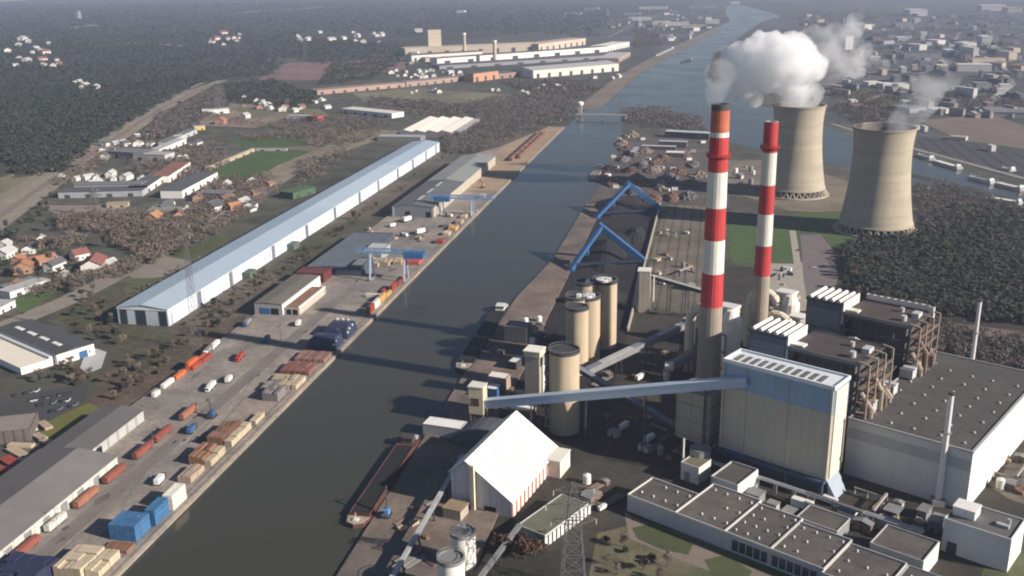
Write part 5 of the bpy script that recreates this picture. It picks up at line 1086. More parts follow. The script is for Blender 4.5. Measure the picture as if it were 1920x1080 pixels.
def tree_proto(kind, v):
    rng = np.random.default_rng(hash(kind) % 100 if False else sum(map(ord, kind))*7+v); t = thing('tree', '', 'tree', (0, 0, 0))
    H, R = {'bare': (9, 3.6), 'ever': (10, 3.4), 'russet': (9, 4.2), 'bush': (4, 2.6)}[kind]
    b = MB(); th = H*.34 if kind != 'bush' else .8; b.tube((0, 0, 0), (.15, .1, th), .32, .22, n=7); b.tube((.15, .1, th), (.1, 0, H*.75), .22, .08, n=6)
    for k in range(6):
        a = 2*pi*k/6+rng.uniform(-.4, .4); z0 = th*(.9+.12*k); b.tube((.12, .06, z0), (R*.62*cos(a), R*.62*sin(a), z0+H*.26), .12, .04, n=5)
    b.build('trunk', bark, t)
    lobes = [(rng.uniform(-.5, .5)*R, rng.uniform(-.5, .5)*R, rng.uniform(.42, .86)*H, rng.uniform(.35, .62)*R) for _ in range(9)]
    V = []
    for lx, ly, lz, lr in lobes:
        m = 46 if kind in ('ever', 'russet') else 40; d = dirs(m, rng, -.6); P = np.array([lx, ly, lz])+d*lr*rng.uniform(.35, 1.1, (len(d), 1))*np.array([1, 1, .9])
        if kind == 'bare': V.append(clump_quads(P, d, .75, rng, .13, 1.2))
        else: V.append(clump_quads(P, d, .50, rng, .9, .8))
        if kind == 'bare': V.append(clump_quads(P[::2], d[::2], .34, rng, .8, .8))
    mt = {'bare': lf_brown, 'ever': lf_dark, 'russet': lf_red, 'bush': lf_olive}[kind]
    o = bpy.data.objects.new('crown', quads_mesh('crown', np.concatenate(V), mt)); COL.objects.link(o); o.parent = t
    return t
def tree(kind, v, x, y, s, rz, label, group, z=0.0):
    k = (kind, v)
    if k not in TREE:
        t = tree_proto(kind, v); TREE[k] = t; t.location = (x, y, z); t.rotation_euler = (0, 0, rz); t.scale = (s, s, s); tag(t, label, None, group); return t
    return dup(TREE[k], (x, y, z), rz, label, group, (s, s, s*random.uniform(.85, 1.15)))
random.seed(21)
def inpoly(x, y, P):
    c = False; j = len(P)-1
    for i in range(len(P)):
        if (P[i][1] > y) != (P[j][1] > y) and x < (P[j][0]-P[i][0])*(y-P[i][1])/(P[j][1]-P[i][1])+P[i][0]: c = not c
        j = i
    return c
def scatter(P, n, rnd):
    x0, x1 = min(p[0] for p in P), max(p[0] for p in P); y0, y1 = min(p[1] for p in P), max(p[1] for p in P); out = []
    while len(out) < n:
        x, y = rnd.uniform(x0, x1), rnd.uniform(y0, y1)
        if inpoly(x, y, P): out.append((x, y))
    return out
rr = random.Random(8)
for (nm, P, n, mix, smin, smax) in [
    ('in the brown strip between the long blue warehouse and the quay', [(340, 612), (480, 520), (640, 425), (760, 350), (820, 300), (835, 300), (735, 375), (590, 480), (520, 520), (440, 590), (400, 625)], 78, ('bare', 'bare', 'bush', 'bush', 'ever'), .5, .9),
    ('in the thicket beside the orange containers', [(195, 700), (290, 660), (330, 640), (370, 625), (400, 632), (330, 672), (270, 730), (205, 765)], 40, ('bare', 'bare', 'bush'), .55, .95),
    ('in the meadow left of the long warehouse', [(110, 570), (200, 520), (330, 470), (360, 470), (250, 520), (200, 560), (215, 615), (240, 650), (170, 640)], 30, ('bare', 'bare', 'bush', 'ever'), .6, 1.0),
    ('by the white workshop with skylights', [(110, 690), (150, 680), (160, 700), (190, 720), (120, 725), (60, 720)], 16, ('russet', 'bare', 'ever', 'bush'), .6, .95),
    ('around the houses at the left edge', [(0, 520), (0, 430), (90, 420), (200, 440), (300, 430), (260, 470), (200, 470), (150, 500), (140, 550), (60, 540)], 44, ('ever', 'ever', 'bare', 'bush'), .7, 1.2),
    ('beside the workshop and lattice pylon at the bottom', [(915, 1010), (960, 985), (1000, 1010), (1030, 1030), (990, 1060), (930, 1050)], 12, ('russet', 'russet', 'bare'), .6, 1.0),
    ('on the grass verge in front of the offices', [(1110, 1010), (1180, 1020), (1290, 1070), (1250, 1090), (1110, 1080)], 9, ('bush', 'bare', 'russet'), .6, .9),
    ('at the edge of the dark wood behind the boiler houses', [(1590, 470), (1600, 520), (1650, 560), (1760, 590), (1760, 610), (1650, 590), (1580, 540), (1570, 500)], 24, ('ever', 'ever', 'bare'), .8, 1.3),
    ('along the railway near the left edge', [(0, 440), (100, 365), (120, 375), (60, 430), (0, 470)], 18, ('ever', 'bush'), .8, 1.3)]:
    for (px, py) in scatter(P, n, rr):
        x, y = G(px, py)
        if x < -379 and x > -421 and 610 < y < 1365: continue
        k = rr.choice(mix); d_ = {'bare': 'leafless brown tree', 'ever': 'dark evergreen tree', 'russet': 'russet-leaved tree', 'bush': 'low olive bush'}[k]
        sz_ = rr.uniform(smin, smax); sw = 'small ' if sz_ < smin+.35*(smax-smin) else 'tall ' if sz_ > smin+.7*(smax-smin) else ''
        n2_ = nm
        if nm.startswith('in the brown strip'): n2_ = 'beside the long warehouse, '+('level with the lattice pylon' if y < 650 else 'behind the small freight hall' if y < 745 else 'behind the low dark shed' if y < 880 else 'before the grey warehouse' if y < 960 else 'behind the grey warehouse' if y < 1200 else 'at the far end')
        elif nm.startswith('in the thicket'): n2_ = 'in the thicket by the fence, '+('nearer half' if y < 515 else 'farther half')
        elif nm.startswith('around the houses'): n2_ = 'around the houses at the left edge, '+('behind them' if y > 850 else 'among them' if y > 720 else 'in front of them')
        elif nm.startswith('in the meadow'): n2_ = 'in the meadow left of the long warehouse, '+('near its front' if y < 680 else 'farther back')
        tree(k, rr.randrange(3), x, y, sz_, rr.uniform(0, 6.28), sw+d_+' '+n2_, sw+d_+' group '+n2_)
def wood(name, label, polys, mat, R0, nq=20, kind='round', far=.0015, seed=1):
    rng = np.random.default_rng(seed); rnd = random.Random(seed); V = []
    for P, n in polys:
        pts = scatter(P, int(n*3.6), rnd)
        for px, py in pts:
            js = max(2.0, (py+40)*.014); nq_ = nq if mat is lf_dark else nq+8; x, y = G(px+rnd.gauss(0, js), max(6, py+rnd.gauss(0, js*.6))); D = hypot(x, y); R = max(R0, D*far)*rnd.uniform(.65, 1.25); d = dirs(nq_, rng, -.1)
            hz = min(R, 2.6)*rnd.uniform(.6, 1.35)
            C_ = np.array([x, y, hz*.9+1.0]); Pp = C_+d*np.array([R, R, hz*(1.25 if kind == 'pine' else .95)])*rng.uniform(.7, 1.08, (len(d), 1))
            Pp[:, 2] = np.maximum(Pp[:, 2], .6)
            V.append(clump_quads(Pp, d*np.array([.5, .5, 1])+np.array([0, 0, .7]), R*.40, rng, 1.0, .42) if mat is lf_dark else clump_quads(Pp, d*.4+np.array([0, 0, .5]), R*.55, rng, .16, .7))
    o = bpy.data.objects.new(name, quads_mesh(name, np.concatenate(V), mat)); COL.objects.link(o); tag(o, None, None, None, 'stuff'); return o
wood('evergreen_wood', '', [([(1575, 470), (1630, 452), (1725, 445), (1760, 400), (1850, 390), (1990, 420), (1990, 615), (1890, 600), (1760, 585), (1640, 570), (1600, 520)], 2600)], lf_dark, 2.4, seed=3, nq=14)
wood('leafless_wood', '', [([(1722, 350), (1770, 350), (1880, 385), (1980, 420), (1980, 440), (1850, 420), (1740, 430)], 420), ([(1750, 600), (1980, 680), (1990, 720), (1850, 690), (1740, 650)], 200),
    ([(1850, 440), (1980, 430), (1980, 520), (1880, 500)], 160), ([(1900, 640), (2000, 650), (2000, 740), (1880, 690)], 100)], lf_grey, 2.5, seed=4, nq=14)
wood('leafless_wood', '', [([(880, 195), (1000, 170), (1075, 185), (1080, 222), (1000, 240), (950, 262), (900, 285), (840, 290), (830, 255), (895, 225)], 900), ([(1165, 208), (1230, 205), (1310, 225), (1330, 260), (1250, 238), (1180, 232)], 260)], lf_grey, 3.0, seed=5, nq=14)
wood('leafless_wood', '', [([(110, 405), (240, 402), (330, 410), (400, 430), (350, 440), (260, 480), (200, 440), (110, 430)], 260), ([(400, 345), (520, 330), (500, 350), (430, 390), (380, 400)], 160), ([(300, 415), (420, 370), (380, 420), (310, 450)], 160),
    ([(240, 290), (420, 270), (430, 310), (360, 340), (250, 330)], 150), ([(520, 225), (640, 215), (740, 232), (700, 262), (600, 280), (540, 260)], 210), ([(560, 310), (640, 280), (660, 290), (560, 350)], 60), ([(60, 545), (230, 500), (400, 428), (520, 350), (525, 356), (405, 440), (235, 512), (60, 556)], 110), ([(250, 565), (420, 480), (600, 385), (740, 300), (744, 304), (600, 392), (425, 488), (255, 572)], 90), ([(380, 215), (560, 240), (600, 236), (600, 242), (560, 248), (380, 224)], 40), ([(100, 345), (240, 270), (300, 225), (306, 228), (245, 278), (110, 350)], 60), ([(640, 190), (700, 205), (860, 212), (860, 218), (690, 212)], 60), ([(20, 470), (150, 448), (155, 455), (20, 480)], 50), ([(430, 250), (470, 258), (600, 250), (600, 256), (470, 264)], 40)], lf_brown, 3.0, seed=6, nq=14)
wood('dark_wood', '', [([(0, 300), (110, 320), (200, 255), (320, 185), (390, 150), (330, 140), (140, 160), (0, 190)], 1500), ([(0, 190), (0, 60), (300, 60), (560, 60), (520, 140), (420, 150), (390, 150), (140, 165)], 1500), ([(420, 160), (520, 150), (600, 185), (560, 205), (430, 190)], 260),
    ([(560, 70), (760, 85), (750, 110), (600, 120), (540, 110)], 350), ([(620, 120), (760, 110), (700, 150), (600, 160)], 200), ([(20, 290), (100, 300), (130, 320), (30, 325)], 120), ([(0, 10), (740, 5), (740, 60), (0, 60)], 700), ([(740, 8), (1150, 12), (1120, 70), (900, 60), (740, 70)], 420)], lf_dark, 4, seed=7, nq=12)
wood('brown_wood', '', [([(410, 160), (430, 200), (400, 215), (320, 250), (270, 270), (300, 220)], 260), ([(690, 195), (880, 215), (900, 205), (820, 195), (700, 185)], 130), ([(940, 155), (1060, 150), (1130, 165), (1080, 185), (980, 170)], 160), ([(1190, 55), (1230, 60), (1240, 85), (1190, 92)], 160), ([(1330, 140), (1345, 100), (1350, 100), (1345, 150)], 60),
    ([(1560, 165), (1960, 190), (1960, 215), (1560, 190)], 100), ([(1480, 20), (1960, 20), (1960, 140), (1550, 120)], 260), ([(1560, 200), (1650, 190), (1700, 220), (1620, 235)], 90)], lf_grey, 5, seed=8, nq=14)
# ================================================================ far buildings
def seg_b(p0, p1, depth, h, wall, roof, label, name='warehouse', kind='flat', z=0.0, ridge=2.0, group=None):
    a = Vector(G(*p0)); c = Vector(G(*p1)); d = c-a; L_ = d.length; t = thing(name, label, 'building', (a.x, a.y, z), atan2(d.y, d.x), group)
    if kind == 'flat':
        MB().box(0, L_, 0, depth, 0, h).build('wall', wall, t); MB().box(-.4, L_+.4, -.4, depth+.4, h, h+.6).build('roof', roof, t)
    else:
        b = MB().gable(0, depth, 0, L_, 0, h, h+ridge); b.v = [(y, x, z_) for x, y, z_ in b.v]; b.f = [f[::-1] for f in b.f]; b.build('wall', wall, t)
        b = MB().roofslab(-.5, depth+.5, -.5, L_+.5, h+.05, h+ridge+.05, t=.5); b.v = [(y, x, z_) for x, y, z_ in b.v]; b.f = [f[::-1] for f in b.f]; b.build('roof', roof, t)
    b = MB(); n = max(2, min(8, int(L_/22)))
    for k in range(n): b = MB().box((k+.3)*L_/n, (k+.3)*L_/n+L_/n*.25, -.25, 0, .2, h*.55); b.build('door', dgrey, t)
    return t
fb = M('factory beige', (.50, .42, .33), var=.08, scale=.01); fw = M('factory white', (.74, .70, .62), var=.08, scale=.01); fdk = M('factory roof dark', (.12, .115, .12), var=.15, scale=.01); fpk = M('pinkish brick', (.36, .25, .20), var=.15, scale=.01)
seg_b((760, 106), (1010, 95), 60, 24, fb, fb, 'long beige factory hall with tower block, far beyond the striped sheds', 'factory_hall'); seg_b((1010, 96), (1098, 84), 60, 22, fb, fb, 'right end of the beige factory row, with stepped roof', 'factory_hall')
seg_b((772, 116), (905, 108), 50, 18, fw, fdk, 'white-fronted factory hall left of the factory stack', 'factory_hall'); seg_b((820, 121), (1140, 97), 40, 16, fw, fdk, 'very long white-fronted factory hall in the middle of the factory', 'factory_hall')
seg_b((824, 130), (1160, 108), 60, 9, M('factory grey', (.24, .24, .25), var=.1), fdk, 'low grey-roofed hall before the long white-fronted one', 'factory_hall'); seg_b((1000, 147), (1160, 133), 90, 18, fw, lgrey, 'cream-fronted hall at the right of the factory, near the canal', 'factory_hall', 'gable', ridge=5)
seg_b((888, 154), (935, 148), 30, 19, M('orange brick', (.46, .24, .15), var=.1), fdk, 'orange brick block in front of the factory', 'factory_hall'); seg_b((595, 178), (760, 163), 32, 9, fpk, fpk, 'long pinkish low building, left half of the row before the factory', 'factory_hall'); seg_b((762, 163), (885, 150), 30, 10, fpk, M('mauve roof', (.26, .20, .19)), 'long pinkish low building, right half of the row before the factory', 'factory_hall')
seg_b((935, 148), (995, 142), 40, 12, fpk, fdk, 'dark-windowed pink block between orange block and cream hall', 'factory_hall'); seg_b((1138, 97), (1180, 88), 60, 16, fw, fw, 'stepped white building at the right end of the factory', 'factory_hall'); seg_b((1160, 118), (1182, 106), 60, 12, fpk, lgrey, 'small brown block on the canal side of the factory', 'factory_hall')
x, y = G(815, 101); t = thing('tower_block', 'tall beige slab tower standing on the factory', 'tower', (x, y, 0), .5); MB().box(-21, 21, -9, 9, 0, ZY(x, y, 57)).build('wall', M('slab beige', (.50, .42, .33), var=.05, lines=[('Z', 12, 2, .12)]), t); MB().box(-21.5, 21.5, -9.5, 9.5, ZY(x, y, 57), ZY(x, y, 57)+2).build('roof', fb, t)
for px, py, tp, lab in [(871, 101, 63, 'short pale chimney right of the slab tower'), (928, 116, 77, 'short pale chimney in the middle of the factory')]:
    x, y = G(px, py); H = ZY(x, y, tp); t = thing('factory_chimney', lab, 'chimney', (x, y, 0)); MB().tube((0, 0, 0), (0, 0, H), 6, 5, n=14).build('shaft', fb, t); MB().tube((0, 0, H-4), (0, 0, H+2), 6.2, 6.2, n=14).build('rim', fw, t)
dkr = M('dark slate roof', (.10, .10, .11), var=.15); wr_ = M('white render', (.80, .77, .72), var=.04)
SEG = [((275, 363), (322, 331), 22, 7, wr_, dkr, 'white-walled workshop row, left one of the bright diagonal fronts'), ((318, 342), (358, 315), 22, 8, wr_, M('red brown roof', (.25, .12, .09)), 'white-fronted hall with red-brown roof, middle of the bright diagonal fronts'), ((343, 372), (409, 336), 26, 9, wr_, dkr, 'hall with brightest white diagonal front, below the others'),
    ((110, 372), (268, 368), 24, 7, M('grey blue wall', (.33, .34, .37)), dkr, 'long low grey building along the pale yard at left'), ((140, 360), (266, 358), 20, 8, M('grey blue wall', (.33, .34, .37)), M('mid slate', (.17, .17, .18)), 'grey hall behind the long low grey building at left'), ((392, 320), (478, 284), 5, 4, wood2, wood2, 'thin pale row of low sheds along the green field'),
    ((480, 283), (538, 283), 3, 3, lgrey, lgrey, 'thin pale wall along the top of the green field'), ((275, 404), (335, 404), 18, 5, M('green grey wall', (.20, .21, .18)), M('green grey roof', (.24, .25, .21)), 'low green-grey barn near the dark trees'), ((360, 372), (425, 374), 20, 6, mgrey, M('mid slate', (.17, .17, .18)), 'low slate-roofed hall right of the brightest white front'),
    ((200, 390), (240, 388), 10, 4, wood2, tan_, 'small tan shed near the lattice pylon'), ((640, 212), (735, 222), 30, 8, wr_, whiteroof, 'cream white-roofed hall left of the striped sheds, far side'), ((538, 225), (575, 226), 18, 7, wr_, lgrey, 'small white hall beside a red one'), ((575, 227), (596, 228), 18, 8, M('red wall', (.38, .09, .08)), M('red roof', (.30, .09, .08)), 'small red hall beside a white one'),
    ((550, 374), (592, 362), 20, 7, M('green wall', (.06, .11, .06)), M('green roof', (.08, .13, .07)), 'dark green hall behind the long warehouse'), ((380, 215), (430, 212), 22, 7, wr_, whiteroof, 'bright hall roof at the left of the pinkish yard'), ((205, 296), (270, 300), 30, 9, mgrey, M('mid slate', (.17, .17, .18)), 'dark slate hall in the middle of the works area'),
    ((250, 300), (310, 302), 24, 8, lgrey, lgrey, 'pale grey hall in the middle of the works area'), ((300, 290), (350, 268), 14, 7, wr_, lgrey, 'white-fronted hall at the upper right of the works area'), ((315, 275), (370, 250), 14, 7, lgrey, M('mid slate', (.17, .17, .18)), 'grey hall at the top of the works area'), ((365, 245), (385, 243), 14, 6, M('yellow wall', (.55, .38, .12)), lgrey, 'small yellow hall near the pinkish yard'),
    ((20, 560), (95, 535), 14, 5, wr_, lgrey, 'long white greenhouse-like shed at the left edge'), ((0, 590), (30, 575), 16, 5, wr_, lgrey, 'white shed at the very left edge'), ((10, 548), (70, 530), 8, 4, lgrey, mgrey, 'grey shed behind the white greenhouse-like shed')]
for s in SEG: seg_b(*s)
# houses
def house_proto(col, wl):
    t = thing('house', '', 'house', (0, 0, 0)); MB().gable(-4.5, 4.5, -6, 6, 0, 4.6, 7.8).build('wall', wl, t); rf = MB().roofslab(-5, 5, -6.4, 6.4, 4.5, 7.85, t=.3).build('roof', col, t); MB().box(-1.6, -.8, 2, 2.9, 6, 9).build('chimney', brown, rf)
    for y in (-3.6, 0, 3.6): MB().box(4.5, 4.56, y-.7, y+.7, 1, 2.4).build('window', glass, t)
    MB().box(-.5, .5, -6.06, -6, 0, 2.1).build('door', dgrey, t); MB().box(1.6, 3.0, -6.06, -6, 1, 2.3).build('window', glass, t); return t
HC = {'orange': (M('orange tiles', (.36, .18, .10), var=.15), M('brick wall', (.38, .22, .15), var=.1)), 'red': (M('red tiles', (.24, .10, .08), var=.15), M('white plaster', (.74, .70, .64), var=.05)), 'slate': (dkr, M('white plaster', (.74, .70, .64))), 'brown': (M('brown tiles', (.19, .12, .09), var=.15), M('brick wall', (.38, .22, .15))), 'pale': (lgrey, M('white plaster', (.74, .70, .64)))}
HP = {}
def house(px, py, c, s, label, group=None, rz=None):
    x, y = G(px, py); rz = rr.uniform(-.6, .6) if rz is None else rz; s3 = (s*rr.uniform(.9, 1.3), s*rr.uniform(.9, 1.5), s)
    if c not in HP: t = house_proto(*HC[c]); HP[c] = t; t.location = (x, y, 0); t.rotation_euler = (0, 0, rz); t.scale = s3; return tag(t, label, None, group)
    return dup(HP[c], (x, y, 0), rz, label, group, s3)
for px, py, c, s, lab in [(45, 510, 'orange', 1.3, 'orange-roofed house, largest of the group at the left edge'), (85, 495, 'orange', 1.1, 'tall pinkish-orange house right of the large orange one'), (62, 497, 'red', 1.0, 'red-roofed house between two orange ones at the left edge'), (35, 492, 'orange', .9, 'small orange house behind the large one'),
    (12, 482, 'pale', 1.2, 'pale house with white gable at the very left edge'), (10, 465, 'pale', 1.0, 'second pale house at the very left edge, behind the first'), (58, 472, 'slate', 1.0, 'slate-roofed white house behind the orange group'), (104, 490, 'pale', .8, 'small pale house right of the orange group'), (104, 505, 'slate', 1.2, 'dark slate house among dark trees'),
    (150, 485, 'red', 1.2, 'red-roofed house beside the white gabled farm'), (178, 505, 'red', 1.5, 'red-brown farmhouse with white gables beside the access road'), (205, 500, 'pale', .9, 'small white house at the end of the access road'), (118, 518, 'pale', .6, 'tiny white kiosk at the road corner by the houses'), (78, 452, 'pale', .8, 'pale house on the far side of the left settlement'),
    (30, 540, 'brown', .9, 'brown house near the white greenhouse-like shed'), (440, 392, 'orange', 1.0, 'yellow-orange house between road and long warehouse'), (455, 385, 'pale', 1.1, 'pale house between road and long warehouse'), (425, 350, 'pale', 1.0, 'pale house near the road bend'), (470, 345, 'pale', .9, 'second pale house near the road bend'), (400, 390, 'slate', 1.1, 'slate-roofed house by the road'),
    (335, 410, 'brown', 1.2, 'brown house by the dark trees near the road'), (290, 415, 'orange', 1.3, 'pinkish house row by the dark trees'), (350, 398, 'pale', .9, 'pale house by the green-grey barn'), (415, 232, 'orange', 1.4, 'orange-roofed building on the pinkish yard'), (460, 222, 'pale', 1.3, 'bright little building right of the pinkish yard'), (530, 208, 'pale', 1.2, 'white house at the far field edge'), (552, 210, 'pale', 1.0, 'second white house at the far field edge')]:
    house(px, py, c, s, lab)
zones = [((100, 330), (330, 350), 10, 'pale', 'in the works area left of the white fronts'), ((190, 270), (380, 300), 14, 'slate', 'in the works area beyond the slate hall'), ((210, 255), (350, 285), 8, 'pale', 'in the works area beyond the slate hall'), ((280, 380), (480, 400), 8, 'slate', 'along the road by the green-grey barn'), ((330, 345), (520, 380), 9, 'brown', 'between the green field and the road'),
    ((140, 155), (190, 168), 7, 'pale', 'in the clearing of the far left wood'), ((10, 68), (110, 130), 12, 'pale', 'in the village deep in the far left wood'), ((60, 90), (120, 128), 6, 'red', 'in the village deep in the far left wood'), ((370, 62), (450, 90), 12, 'red', 'in the village left of the factory'), ((540, 60), (720, 82), 16, 'pale', 'in the settlement just left of the factory'), ((440, 185), (620, 210), 12, 'pale', 'around the pinkish yard'), ((455, 190), (640, 205), 8, 'brown', 'around the pinkish yard'),
    ((770, 170), (990, 178), 8, 'pale', 'in the scrub before the factory'), ((1110, 140), (1180, 150), 4, 'pale', 'near the canal bank by the factory'), ((730, 130), (870, 150), 16, 'slate', 'just left of the long factory halls'), ((760, 135), (860, 148), 8, 'pale', 'just left of the long factory halls'), ((1000, 160), (1060, 172), 6, 'pale', 'in the scrub near the canal bridge')]
for (p0, p1, n, c, nm) in zones:
    for k in range(n):
        px, py = rr.uniform(p0[0], p1[0]), rr.uniform(p0[1], p1[1]); D = hypot(*G(px, py))
        house(px, py, c, max(.9, D/2400)*(.75 if k % 3 == 0 else 1.15 if k % 3 == 1 else .95), '%s%s-roofed house %s' % (('small ', 'large ', '')[k % 3], c, nm), '%s%s-roofed houses %s' % (('small ', 'large ', '')[k % 3], c, nm))
# far town blocks (unit boxes, each a thing with wall and roof)
BP = {}
def block(px, py, wpx, dm, h, tone, label, group=None, rz=0.0):
    x, y = G(px, py); D = hypot(x, y, CAM_H); wd = wpx*D/F_PX
    if tone not in BP:
        t = thing('town_building', '', 'building', (0, 0, 0)); wl, rf = {'white': (M('far white', (.56, .54, .51), var=.1, scale=.01), M('far pale roof', (.60, .58, .54), var=.15, scale=.01)), 'grey': (M('town grey', (.27, .27, .28), var=.2, scale=.01), M('town roof grey', (.20, .20, .21), var=.2, scale=.01)), 'dark': (M('town dark', (.12, .12, .13), var=.2, scale=.01), fdk), 'beige': (fb, M('town beige roof', (.42, .36, .29), var=.1)), 'brick': (fpk, M('town brick roof', (.25, .17, .14), var=.1))}[tone]
        MB().box(-.5, .5, -.5, .5, 0, 1).build('wall', wl, t); MB().box(-.51, .51, -.51, .51, 1.0, 1.04).build('roof', rf, t); BP[tone] = t
        t.location = (x, y, 0); t.rotation_euler = (0, 0, rz); t.scale = (wd, dm, h); return tag(t, label, None, group)
    return dup(BP[tone], (x, y, 0), rz, label, group, (wd, dm, h))
for px, py, wp, dm, h, tn, lab, rz in [(1715, 29, 28, 160, 30, 'white', 'bright white factory on the far horizon, right of the steam', .05), (1858, 20, 38, 120, 30, 'white', 'long white building at the far right horizon', 0), (1897, 23, 22, 120, 25, 'beige', 'beige block at the right end of the horizon building', 0), (1584, 92, 14, 60, 40, 'white', 'bright white block just right of the steam cloud', .3),
    (1615, 55, 16, 80, 20, 'white', 'white hall beyond the tail of the steam cloud', .6), (1692, 50, 30, 60, 14, 'grey', 'long grey hall far right of the steam', .1), (1718, 44, 10, 60, 20, 'white', 'small white hall above the long grey one', 0), (1728, 74, 7, 40, 24, 'white', 'small bright cube in the middle of the far town', 0), (1718, 93, 15, 60, 16, 'white', 'tilted white hall in the middle of the far town', .5), (1753, 83, 16, 60, 14, 'white', 'pale hall right of the tilted white one', .5),
    (1690, 76, 18, 70, 12, 'white', 'pale wide hall left of the bright cube', 0), (1660, 82, 26, 30, 10, 'grey', 'long narrow shed pointing at the steam tail', .7), (1778, 104, 14, 60, 16, 'white', 'white block at the upper left of the L-shaped beige works', 0), (1815, 108, 9, 90, 28, 'white', 'tall bright white block of the beige works', .2), (1845, 82, 16, 70, 24, 'white', 'white hall near the right edge with a pointed roof', 0), (1808, 88, 24, 60, 14, 'white', 'pale hall left of the pointed one', .3),
    (1850, 118, 54, 26, 12, 'beige', 'long beige wing of the L-shaped works', .15), (1886, 112, 14, 60, 22, 'beige', 'tall cream end block of the L-shaped works', .3), (1824, 133, 52, 40, 16, 'white', 'long flat white warehouse below the L-shaped works', -.06), (1766, 129, 18, 30, 10, 'white', 'small white hall left of the long flat warehouse', -.1), (1728, 110, 60, 26, 12, 'grey', 'long grey row in the middle of the town', 0), (1752, 122, 50, 22, 10, 'grey', 'second long grey row below the first', 0),
    (1634, 162, 24, 30, 10, 'white', 'first of three pale halls above the right cooling tower, leftmost', .35), (1660, 165, 22, 30, 10, 'white', 'second of three pale halls above the right cooling tower, middle', .35), (1687, 166, 20, 30, 10, 'white', 'third of three pale halls above the right cooling tower, rightmost', .35), (1810, 182, 8, 50, 18, 'white', 'upright bright white block above the grey road', .5), (1838, 164, 24, 40, 10, 'grey', 'grey hall right of the upright white block', .1), (1882, 165, 16, 20, 8, 'white', 'small pale hall by the end of the grey road, farther', 0), (1874, 174, 12, 20, 8, 'white', 'small pale hall by the end of the grey road, nearer', 0),
    (1598, 195, 12, 20, 8, 'white', 'small white farm building on the olive field', .2), (1604, 202, 22, 18, 6, 'brick', 'low brick sheds on the olive field', .1), (1698, 197, 12, 20, 8, 'white', 'white hut at the edge of the olive field', 0), (1890, 216, 70, 70, 9, 'grey', 'large pale grey-roofed depot at the right edge', -.1), (1760, 212, 30, 26, 8, 'white', 'curved pale depot right of the steam wisps', .5), (1700, 208, 36, 50, 8, 'grey', 'wide slate depot behind the right cooling tower rim', .6),
    (1732, 246, 6, 14, 8, 'white', 'small white cabin right of the cooling tower rim', .3), (1720, 243, 6, 10, 6, 'white', 'tiny white cabin touching the cooling tower rim', .3), (1858, 283, 8, 12, 8, 'white', 'white cube cabin in the rail yard', .3), (1797, 262, 26, 16, 5, 'beige', 'pale shed between the tan field and the rail yard', -.4), (1640, 113, 16, 30, 10, 'white', 'white shed under the tail of the steam', 0), (1600, 80, 26, 30, 8, 'grey', 'grey hall half hidden by the steam', 0),
    (1200, 38, 40, 60, 14, 'white', 'white hall row on the far left bank, first from the factory', .05), (1185, 28, 30, 50, 12, 'grey', 'grey hall on the far left bank, behind the white row', 0), (1240, 46, 30, 60, 14, 'white', 'wide cream hall on the far left bank', 0), (1270, 48, 40, 60, 14, 'white', 'white hall by the canal bend', .05), (1300, 52, 40, 50, 12, 'beige', 'beige hall by the canal bend', 0), (1335, 44, 24, 60, 16, 'white', 'brightest white hall at the canal bend', .05), (1225, 17, 50, 60, 14, 'white', 'long white hall on the far left horizon', 0), (1320, 15, 50, 60, 14, 'grey', 'long grey hall near the horizon by the canal', 0),
    (1378, 8, 16, 80, 16, 'white', 'small white hall on the horizon above the canal bend', 0), (1110, 18, 26, 60, 14, 'grey', 'round pale works on the far left horizon', 0), (1075, 27, 30, 60, 12, 'grey', 'pale works below the round one', 0), (865, 24, 14, 60, 14, 'white', 'small white works beyond the factory', 0), (785, 60, 14, 60, 14, 'white', 'white hall on the left behind the factory', .3), (780, 105, 12, 40, 14, 'white', 'white hall just left of the factory front', 0), (640, 20, 0.1, 1, 1, 'dark', 'tiny dark hut on the far horizon', 0), (148, 36, 5, 30, 50, 'grey', 'lonely tower block rising from the far left wood', 0)]:
    if wp > 1: block(px, py, wp, dm, h, tn, lab, None, rz)
tz = [((1490, 30), (1910, 60), 40, 'in the farthest belt of the town'), ((1600, 62), (1910, 100), 50, 'in the far belt of the town'), ((1580, 100), (1910, 150), 56, 'in the middle belt of the town'), ((1560, 150), (1910, 185), 30, 'in the near belt of the town'), ((1730, 190), (1910, 225), 14, 'near the grey road of the town'),
      ((1130, 20), (1330, 60), 40, 'on the far left bank of the canal'), ((760, 100), (870, 128), 6, 'at the left foot of the factory'), ((1230, 62), (1300, 82), 10, 'on the left bank near the moored barges')]
for (p0, p1, n, nm) in tz:
    for k in range(n):
        px, py = rr.uniform(p0[0], p1[0]), rr.uniform(p0[1], p1[1]); tn = rr.choice(['white', 'grey', 'grey', 'grey', 'dark', 'dark', 'dark', 'beige', 'brick'])
        wp_ = rr.uniform(2.5, 13); sw = 'small ' if wp_ < 5.5 else 'wide ' if wp_ > 9.5 else ''; nm2 = nm+(', canal side' if px < (p0[0]*.6+p1[0]*.4) else ', far side') if n > 20 else nm
        block(px, py, wp_, rr.uniform(14, 50), rr.uniform(7, 14), tn, '%s%s block %s' % (sw, tn, nm2), '%s%s blocks %s' % (sw, tn, nm2), rr.choice([0, 0, .3, .6, -.1]))
# sand strips far left
strip('far_sand', [(428, 26), (470, 22), (560, 16), (635, 12)], 90, M('far sand', (.36, .32, .27), var=.2, scale=.004), .5); strip('far_sand', [(128, 52), (150, 50), (190, 46)], 60, M('far sand', (.36, .32, .27)), .5); strip('far_sand', [(240, 80), (350, 86)], 30, M('far sand', (.36, .32, .27)), .5)
